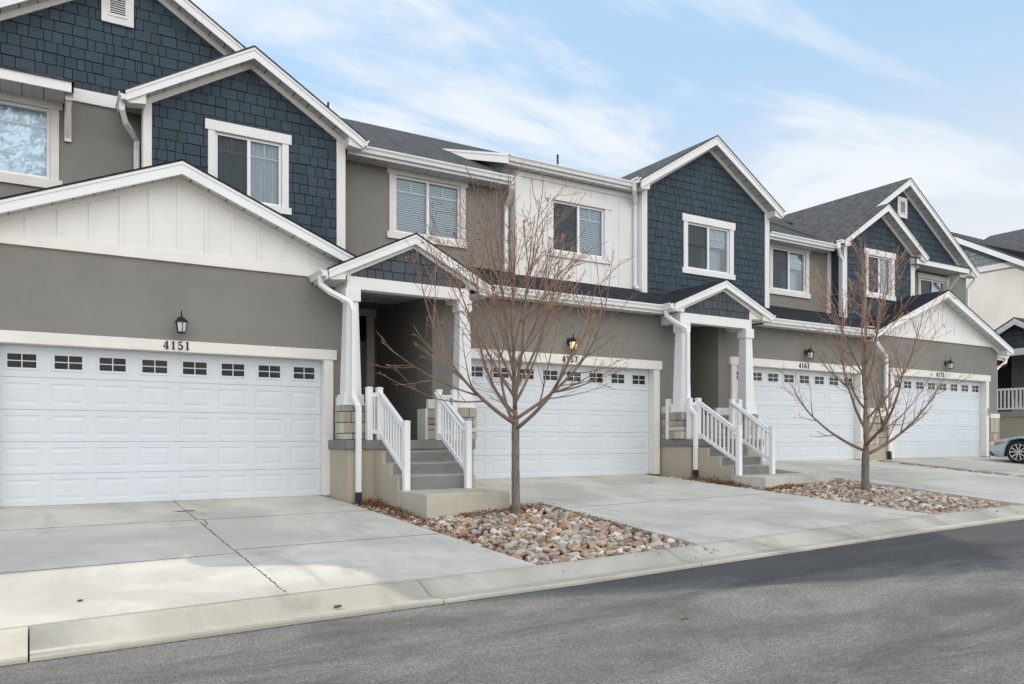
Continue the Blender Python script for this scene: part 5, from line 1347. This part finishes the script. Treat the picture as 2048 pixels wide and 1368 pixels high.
exA = [(4.5, 7.2, -1.02, 3), (5.06, 6.50, -3.12, -.9), (6.5, 7.3, -2.93, 0), (6.36, 6.52, -3.48, -3.32)]; exB = [(12.40, 14.8, -1.02, 0), (12.55, 15.2, -3.02, 0), (14.06, 14.24, -4.17, -3.99)]
def keep(pts_, f0, f1): return [p for p in pts_ if f0(p[1]) + p[2] * .42 < p[0] < f1(p[1]) - p[2] * .42]
K7 = lambda y: 7.16
bedA = keep(bed_points(4.50, 7.17, YC + .03, -.3, 3000, 4, exA, .055, .135), XA, K7)
bedA2 = keep(bed_points(4.50, 7.17, YC + .03, -.3, 1500, 14, exA, .045, .085)[::2], XA, K7)
bedB = keep(bed_points(12.1, 15.0, YC + .03, -.3, 3000, 5, exB, .055, .135), XB0, XB1)
bedB2 = keep(bed_points(12.1, 15.0, YC + .03, -.3, 1400, 15, exB, .045, .085)[::2], XB0, XB1)
bedC = bed_points(19.86, 20.50, YC + .03, 0, 420, 6, [], .06, .13)
rnd = random.Random(99)
CAMP = camo.location
def put(x, y, s_, zoff):
    """transform of a settled stone"""
    z = gz(x, y) - .085 + zoff + s_ * .20
    rot = Matrix.Rotation(rnd.uniform(0, 6.283), 4, 'Z') @ Matrix.Rotation(rnd.uniform(-.6, .6), 4, 'X') @ Matrix.Rotation(rnd.uniform(-.6, .6), 4, 'Y')
    k = s_ * .64
    return Matrix.Translation((x, y, z)) @ rot @ Matrix.Diagonal((k, k, k, 1)), rnd.randrange(len(CM))
allst = []
for pts_, zo, tagn in ((bedA, .0, 'A'), (bedA2, .035, 'A'), (bedB, .0, 'B'), (bedB2, .035, 'B'), (bedC, .01, 'C')):
    for (x, y, s_) in pts_: m_, k = put(x, y, s_, zo); allst.append((s_ / (Vector((x, y, 0)) - Vector((CAMP.x, CAMP.y, 0))).length * (1 if tagn == 'A' else 0.01), m_, k, tagn))
allst.sort(key=lambda a: -a[0])
for (_, m_, k, tagn) in allst[:300]:
    o = bpy.data.objects.new('river_cobble', CM[k]); COL.objects.link(o); o.matrix_world = m_
    tag(o, 'fist sized pale river cobble in the near bed around the taller tree', 'cobble', 'larger river cobbles in the near bed')
def stone_mass(sel, name, label):
    V, Fc, off = [], [], 0
    for (m_, k) in sel:
        me = CM[k]; V += [tuple(m_ @ v.co) for v in me.vertices]; Fc += [[off + i for i in p.vertices] for p in me.polygons]; off += len(me.vertices)
    me = bpy.data.meshes.new(name); me.from_pydata(V, [], Fc); me.materials.append(M['cobble'])
    me.update()
    o = bpy.data.objects.new(name, me); COL.objects.link(o); tag(o, label, 'cobbles', None, 'stuff'); return o
stone_mass([(m_, k) for (_, m_, k, t) in allst[300:] if t == 'A'], 'river_cobbles', 'small river cobbles filling the bed around the taller near tree')
stone_mass([(m_, k) for (_, m_, k, t) in allst[300:] if t == 'B'], 'river_cobbles', 'river cobbles filling the middle bed around the second tree')
stone_mass([(m_, k) for (_, m_, k, t) in allst[300:] if t == 'C'], 'river_cobbles', 'narrow strip of cobbles between the last two driveways')

# dry leaves drifted against the walls and scattered
def leaf_litter(spots, n, label, seed):
    rnd = random.Random(seed); mb = MB()
    for _ in range(n):
        cx, cy, sx, sy, zup = rnd.choice(spots); x, y = rnd.gauss(cx, sx), rnd.gauss(cy, sy)
        h = max(0, zup * math.exp(-((x - cx) / sx) ** 2 / 2 - ((y - cy) / sy) ** 2 / 2))
        c = Vector((x, y, gz(x, y) - .05 + rnd.uniform(0, .05) + h * rnd.random()))
        a = Vector((rnd.uniform(-1, 1), rnd.uniform(-1, 1), rnd.uniform(-.5, .5))).normalized(); b = a.orthogonal().normalized(); b.z *= .5; s_ = rnd.uniform(.016, .036); up = a.cross(b) * s_ * rnd.uniform(.2, .6)
        mb.face([c - a * s_, c - b * s_ * .55 + up, c + a * s_, c + b * s_ * .55 + up])
    o = mb.build('fallen_leaves', M['leaf']); tag(o, label, 'leaves', None, 'stuff')
leaf_litter([(4.95, -1.45, .12, .30, .14), (4.85, -1.3, .12, .2, .12), (5.0, -2.2, .07, .5, .07), (4.85, -2.6, .08, .5, .03), (5.9, -3.22, .5, .08, .05), (6.7, -3.1, .3, .12, .04), (6.0, -4.6, .7, 1.0, .03), (7.1, -4.6, .06, 1.0, .03), (4.85, -4.2, .1, 1.0, .02)], 3000, 'rust brown fallen leaves drifted in the near cobble bed', 1)
leaf_litter([(12.38, -1.7, .10, .45, .14), (12.4, -2.2, .10, .3, .10), (12.9, -3.12, .4, .08, .06), (13.5, -4.5, .8, .9, .03)], 2000, 'rust brown fallen leaves drifted in the middle cobble bed', 2)

# ------------------------------------------------------------------ small debris
def debris(name, x, y, L_, w_, rot, mat, label, z=None):
    mb = MB(); zz = (gz(x, y, None) if y > YC else roadz(x, y)) + .004 if z is None else z
    c, s_ = math.cos(rot), math.sin(rot)
    pts_ = [(-L_ / 2, -w_ * .3), (-L_ * .2, -w_ / 2), (L_ * .25, -w_ * .35), (L_ / 2, w_ * .1), (L_ * .15, w_ / 2), (-L_ * .3, w_ * .4)]
    q = [(x + a * c - b * s_, y + a * s_ + b * c) for a, b in pts_]
    mb.v = [(a, b, zz) for a, b in q] + [(a, b, zz + .012 + .01 * (i % 2)) for i, (a, b) in enumerate(q)]
    n = 6; mb.f = [list(reversed(range(n))), [n + i for i in range(n)]] + [[i, (i + 1) % n, n + (i + 1) % n, n + i] for i in range(n)]; mb.m = [0] * len(mb.f)
    o = mb.build(name, M[mat]); tag(o, label, 'debris'); return o
debris('dry_leaf', 4.55, -9.05, .085, .022, .3, 'jointleaf', 'curled brown leaf lying alone on the road')
debris('dry_leaf', 2.35, -6.99, .085, .028, .2, 'jointdark', 'dark crumpled leaf lying in the gutter before driveway 4151', curbz(2.35) - .09)
debris('bark_chip', .38, -6.0, .045, .012, .2, 'jointdark', 'small dark chip on the sunlit driveway of 4151')

# ------------------------------------------------------------------ parked car (nose towards the houses)
def make_car(cx, ynose, z0, label):
    Lc = 4.88; W = .92
    t_ = thing('parked_car', label, 'car', (cx, ynose - Lc / 2, z0))
    wf, wr, wr_r = .93, 3.75, .335      # distance of the axles behind the nose, tyre radius
    def top(s):   # upper outline of bonnet, screen, roof, tail
        P_ = [(0, .50), (.06, .62), (.30, .72), (.9, .83), (1.35, .90), (1.62, .97), (2.25, 1.36), (2.7, 1.44), (3.3, 1.42), (4.05, 1.14), (4.5, 1.06), (4.78, 1.0), (4.88, .86)]
        return lerp(P_, s)
    def belt(s): return lerp([(0, .48), (.06, .56), (.3, .66), (.9, .76), (1.6, .88), (2.5, .92), (3.6, .95), (4.3, .98), (4.78, .95), (4.88, .82)], s)
    def halfw(s): return lerp([(0, .55), (.05, .68), (.18, .80), (.45, .88), (.9, .915), (2.4, .92), (3.9, .91), (4.5, .86), (4.75, .76), (4.88, .62)], s)
    def roofw(s): return lerp([(0, .50), (.3, .72), (.9, .76), (1.6, .74), (2.25, .60), (3.2, .58), (4.05, .66), (4.6, .68), (4.88, .55)], s)
    def bot(s):
        b = lerp([(0, .30), (.1, .20), (.5, .17), (4.4, .18), (4.88, .34)], s)
        for wc in (wf, wr):
            d = abs(s - wc); ra = wr_r + .055
            if d < ra: b = max(b, wr_r + math.sqrt(ra * ra - d * d) - .0)
        return b
    st = sorted(set([round(i * Lc / 90, 4) for i in range(91)] + [wf - .389, wf + .389, wr - .389, wr + .389]))
    body_ = MB(); cols = []
    for s in st:
        y = ynose - s; hw, rw = halfw(s), roofw(s); bz, tz, blt = bot(s), top(s), belt(s); bz = min(bz, blt - .05)
        m1 = bz + (blt - bz) * .45
        prof_ = [(hw - .05, bz), (hw, bz + .04), (hw + .008, m1), (hw - .005, blt - .05), (hw - .03, blt), (hw - .07, blt + .02), (rw + (.03 if s > 1.6 else .0), blt + (tz - blt) * .55), (rw - .02, tz - .05), (rw - .12, tz - .012), (rw * .5, tz), (0, tz + .006)]
        ring_ = [(-a, b) for a, b in prof_] + [(a, b) for a, b in reversed(prof_[:-1])]
        b0 = len(body_.v); body_.v += [(cx + a, y, z0 + b) for a, b in ring_]; cols.append((b0, len(ring_), s))
    glassf = []
    for (a, n, s), (b, _, s2) in zip(cols, cols[1:]):
        for k in range(n - 1):
            kk = min(k, n - 2 - k); sm = (s + s2) / 2
            gl = (kk in (5, 6) and 1.95 < sm < 3.95) or (kk in (7, 8, 9) and (1.62 < sm < 2.22 or 3.4 < sm < 4.02)) or (kk == 6 and 1.75 < sm < 4.0)
            body_.smooth.add(len(body_.f)); body_.f.append([a + k, a + k + 1, b + k + 1, b + k]); body_.m.append(1 if gl else 0)
    body_.f.append([cols[0][0] + k for k in range(cols[0][1])]); body_.m.append(0); body_.f.append([cols[-1][0] + k for k in reversed(range(cols[-1][1]))]); body_.m.append(0)
    body_.build('body', [M['carpaint'], M['carglass']], t_)
    un = MB(); un.box(cx - .80, cx + .80, ynose - Lc + .25, ynose - .25, z0 + .20, z0 + .62); un.build('underbody', M['blackpl'], t_)
    for sy in (wf, wr):
        for sx in (-1, 1):
            X = cx + sx * .80; Y = ynose - sy; Z = z0 + wr_r; tm = MB(); n = 36
            prof_t = [(-.105, .235), (-.115, .29), (-.105, .325), (-.07, wr_r), (.07, wr_r), (.105, .325), (.115, .29), (.105, .235)]
            b0 = 0
            for k in range(n):
                an = 6.28319 * k / n; tm.v += [(X + a, Y + r * math.cos(an), Z + r * math.sin(an)) for a, r in prof_t]
            m_ = len(prof_t)
            for k in range(n):
                for j in range(m_ - 1):
                    a, b = k * m_ + j, ((k + 1) % n) * m_ + j; tm.smooth.add(len(tm.f)); tm.f.append([a, a + 1, b + 1, b]); tm.m.append(0)
            wh = tm.build('wheel', M['rubber'], t_)
            hb = MB(); hb.disc((X + sx * .02, Y, Z), (sx, 0, 0), .235, 32); hb.build('wheel_well', M['black'], wh)
            rm = MB()
            rm.tube([(X + sx * .108, Y + .232 * math.cos(i * .19635), Z + .232 * math.sin(i * .19635)) for i in range(33)], .010, 6, cap=False)
            for k in range(10):   # five pairs of slim spokes
                an = 6.28319 * (k // 2) / 5 + (.20 if k % 2 else -.20) + .3; an2 = an + (.10 if k % 2 else -.10)
                p0 = Vector((X + sx * .095, Y + .045 * math.cos(an), Z + .045 * math.sin(an))); p1 = Vector((X + sx * .108, Y + .232 * math.cos(an2), Z + .232 * math.sin(an2)))
                dr = (p1 - p0).normalized(); wv = dr.cross(Vector((1, 0, 0))).normalized() * .014; xv = Vector((sx * .018, 0, 0))
                rm.hexa([p0 - wv - xv, p1 - wv * 1.5 - xv, p1 + wv * 1.5 - xv, p0 + wv - xv, p0 - wv, p1 - wv * 1.5, p1 + wv * 1.5, p0 + wv])
            rm.disc((X + sx * .100, Y, Z), (sx, 0, 0), .05, 20)
            rm.build('rim', M['rim'], wh)
    for sx in (-1, 1):
        h = MB()
        q = [(.20, .60, .80), (.38, .655, .862), (.66, .715, .893), (.60, .64, .907), (.36, .575, .885), (.20, .54, .82)]
        h.face([(cx + sx * (w_ + .012), ynose - s, z0 + z) for s, z, w_ in q]); h.build('headlight', M['lens'], t_)
        h = MB(); q = [(.22, .555, .84), (.40, .60, .895), (.56, .645, .912), (.40, .66, .884), (.24, .61, .826)]
        h.face([(cx + sx * (w_ + .018), ynose - s, z0 + z) for s, z, w_ in q]); h.build('turn_signal', M['amber'], t_)
        h = MB(); q = [(.06, .36, .69), (.26, .22, .85), (.16, .21, .80), (.03, .24, .66)]
        h.face([(cx + sx * (w_ + .02), ynose - s, z0 + z) for s, z, w_ in q]); h.build('bumper_vent', M['black'], t_)
        h = MB(); h.hexa([(cx + sx * .90, ynose - 1.95, z0 + .96), (cx + sx * 1.06, ynose - 1.90, z0 + .97), (cx + sx * 1.06, ynose - 2.05, z0 + .97), (cx + sx * .90, ynose - 2.05, z0 + .96), (cx + sx * .90, ynose - 1.93, z0 + 1.07), (cx + sx * 1.05, ynose - 1.92, z0 + 1.08), (cx + sx * 1.05, ynose - 2.05, z0 + 1.08), (cx + sx * .90, ynose - 2.05, z0 + 1.07)]); h.build('side_mirror', M['carpaint'], t_, .02)
        h = MB(); q = [(4.45, .86, .865), (4.80, .84, .74), (4.80, .72, .75), (4.45, .76, .88)]
        h.face([(cx + sx * (w_ + .015), ynose - s, z0 + z) for s, z, w_ in q]); h.build('tail_light', M['red'], t_)
    g = MB(); g.box(cx - .45, cx + .45, ynose - .02, ynose + .004, z0 + .33, z0 + .44); g.build('grille', M['black'], t_)
    return t_
make_car(25.28, -1.0, gz(25.2, -2) + .0, 'silver blue saloon car parked nose in at the right edge')

# ------------------------------------------------------------------ neighbouring house beyond the row
H5 = thing('neighbour_house', 'cream stucco house beyond the row with grey shingle gable and white trim', 'house', (36, 5, 0))
XE = 33.0
mb = MB(); yf5, yb5 = -1.0, 11.0
mb.box(XE, XE + 14, yf5, yb5, -0.5, 7.85); mb.build('wall', M['cream'], H5)
mb = MB(); sl5 = (9.58 - 7.99) / (4.861 - 2.072)
zr = lambda y: 7.99 - .20 + sl5 * (y - 2.072)
shw = MB(); shw.box(XE, XE + 13.9, -.4, 9.0, 7.84, 7.86)
poly = [(-.3, 8.02), (9.0, 8.02), (9.0, zr(5.6) - .0), (5.6, zr(5.6)), (1.55, 8.02 - .0)]
w5 = MB(); w5.cur = 1; w5.prism([(1.0, 7.86), (10.2, 7.86), (5.6, zr(5.6) - .05)], XE + .02, XE + 5, 'x'); w5.cur = 0
shingles(w5, [(2.0, 8.0), (9.2, 8.0), (5.6, zr(5.6) - .10)], XE + .015, axis='x', seed=8, course=.19)
w5.build('shingle_siding', [M['blueg'], M['gap']], H5)
trim_box(H5, [(XE - .05, XE + .02, -1.02, 11.02, 7.80, 8.02)], 'white', 'band_board')
r5 = MB()
for s_, y1 in ((1, 0.0), (-1, 11.2)):
    z1 = zr(y1) if s_ == 1 else zr(5.6) - sl5 * (y1 - 5.6)
    r5.hexa([(XE - .45, 5.6, zr(5.6) + .20), (XE + 14, 5.6, zr(5.6) + .20), (XE + 14, y1, z1 + .20), (XE - .45, y1, z1 + .20), (XE - .45, 5.6, zr(5.6) + .24), (XE + 14, 5.6, zr(5.6) + .24), (XE + 14, y1, z1 + .24), (XE - .45, y1, z1 + .24)])
rf5 = r5.build('roof', M['roof'], H5)
fb = MB()
for y1 in (0.0, 11.2):
    z1 = zr(y1) if y1 < 5 else zr(5.6) - sl5 * (y1 - 5.6)
    fb.prism([(5.6, zr(5.6) + .19), (y1, z1 + .19), (y1, z1 - .03), (5.6, zr(5.6) - .03)], XE - .45, XE - .42, 'x')
    fb.face([(XE - .42, 5.6, zr(5.6)), (XE - .42, y1, z1), (XE + .02, y1, z1), (XE + .02, 5.6, zr(5.6))])
fb.build('rake_board', M['alum'], rf5)
# higher cross roof behind
r5 = MB(); r5.prism([(XE + 1.2, 8.2), (XE + 13, 8.2), (XE + 7, 10.95)], -1.3, 7.0, 'y'); r5.build('roof', M['roof'], H5)
mb = MB(); mb.prism([(XE + 1.6, 8.25), (XE + 12.6, 8.25), (XE + 7, 10.75)], -1.34, -1.301, 'y'); mb.build('gable_panel', M['blueg'], H5)
garage_door(H5, XE + 6, XE + 10.9, 0.5, 2.42, -1.03)
window(H5, XE + 2.5, XE + 4.0, 5.3, 6.5, -1.16, {'kinds': ['blind', 'blind']}, M['white'], seed=9)
window(H5, XE + 7.5, XE + 9.2, 5.3, 6.5, -1.16, {'kinds': ['blind', 'curtain']}, M['white'], seed=10)
# front entry porch of the neighbour
Xp = 31.0
mb = MB(); mb.box(Xp, XE - .002, -1.6, 3.2, -.3, 1.86); mb.build('stem_wall', M['tan'], H5)
mb = MB(); mb.box(Xp - .05, XE - .001, -1.65, 3.25, 1.86, 2.06); mb.build('porch_floor', M['step'], H5)
mb = MB(); mb.box(XE - .03, XE - .003, -.9, 3.8, 2.07, 4.9); mb.build('porch_wall', M['stucco'], H5)
mb = MB(); mb.box(XE - .06, XE - .031, 2.52, 3.42, 2.07, 4.55); fd = mb.build('front_door', M['doorblk'], H5)
mb = MB(); mb.tube([(XE - .10, 2.80 + .15 * math.cos(i * .4488), 4.10 + .17 * math.sin(i * .4488)) for i in range(15)], .055, 7, cap=False); mb.build('wreath', M['wreath'], fd)
mb = MB(); yc5 = 1.30; zc5 = 5.46
for y1 in (yc5 - 2.6, yc5 + 2.6):
    z1 = zc5 - .57 * 2.6
    mb.hexa([(Xp - .3, yc5, zc5 - .02), (XE - .03, yc5, zc5 - .02), (XE - .03, y1, z1 - .02), (Xp - .3, y1, z1 - .02), (Xp - .3, yc5, zc5 + .03), (XE - .03, yc5, zc5 + .03), (XE - .03, y1, z1 + .03), (Xp - .3, y1, z1 + .03)])
pr5 = mb.build('porch_roof', M['roof'], H5)
mb = MB()
for y1 in (yc5 - 2.6, yc5 + 2.6):
    z1 = zc5 - .57 * 2.6; mb.prism([(yc5, zc5 - .03), (y1, z1 - .03), (y1, z1 - .24), (yc5, zc5 - .24)], Xp - .3, Xp - .26, 'x')
mb.build('rake_board', M['alum'], pr5)
mb = MB(); mb.cur = 1; mb.prism([(yc5 - 1.7, 4.30), (yc5 + 1.7, 4.30), (yc5, 5.27)], Xp + .03, Xp + .1, 'x'); mb.cur = 0
shingles(mb, [(yc5 - 1.65, 4.32), (yc5 + 1.65, 4.32), (yc5, 5.24)], Xp + .025, axis='x', seed=3); mb.build('gable_shingles', [M['slate'], M['gap']], pr5)
mb = MB(); mb.box(Xp - .03, Xp + .15, yc5 - 2.1, yc5 + 2.0, 4.12, 4.36); mb.build('porch_beam', M['white'], pr5)
for yy in (yc5 - 1.9, yc5 + 1.85): column(H5, Xp + .15, yy, 2.06, 4.12, 90)
t_ = thing('porch_railing', 'white balustrade on the porch of the cream neighbour house', 'railing', (Xp, 1.2, 2.06))
rail_seg(t_, (Xp + .06, -1.0, 2.88), (Xp + .06, 3.1, 2.88), .06, .08, 'top_rail'); rail_seg(t_, (Xp + .06, -1.0, 2.16), (Xp + .06, 3.1, 2.16), .05, .07, 'bottom_rail')
for i in range(30):
    yy = -1.0 + 4.1 * (i + .5) / 30; mb = MB(); mb.box(Xp + .035, Xp + .085, yy - .025, yy + .025, 2.195, 2.84); mb.build('baluster', M['vinyl'], t_)
# distant ground hides the horizon line behind a low far hill
mb = MB(); n = 60
for i in range(n + 1):
    x = -300 + 1100 * i / n; h = 9 + 5 * noise.noise(Vector((i * .23, 2, 0))); mb.v += [(x, 420, -3), (x, 430, h), (x, 520, h * 1.2)]
for i in range(n):
    for k in range(2): a = i * 3 + k; mb.f.append([a, a + 3, a + 4, a + 1]); mb.m.append(0)
struct(mb.build('hills', M['dirt']), 'low far hills beyond the houses')
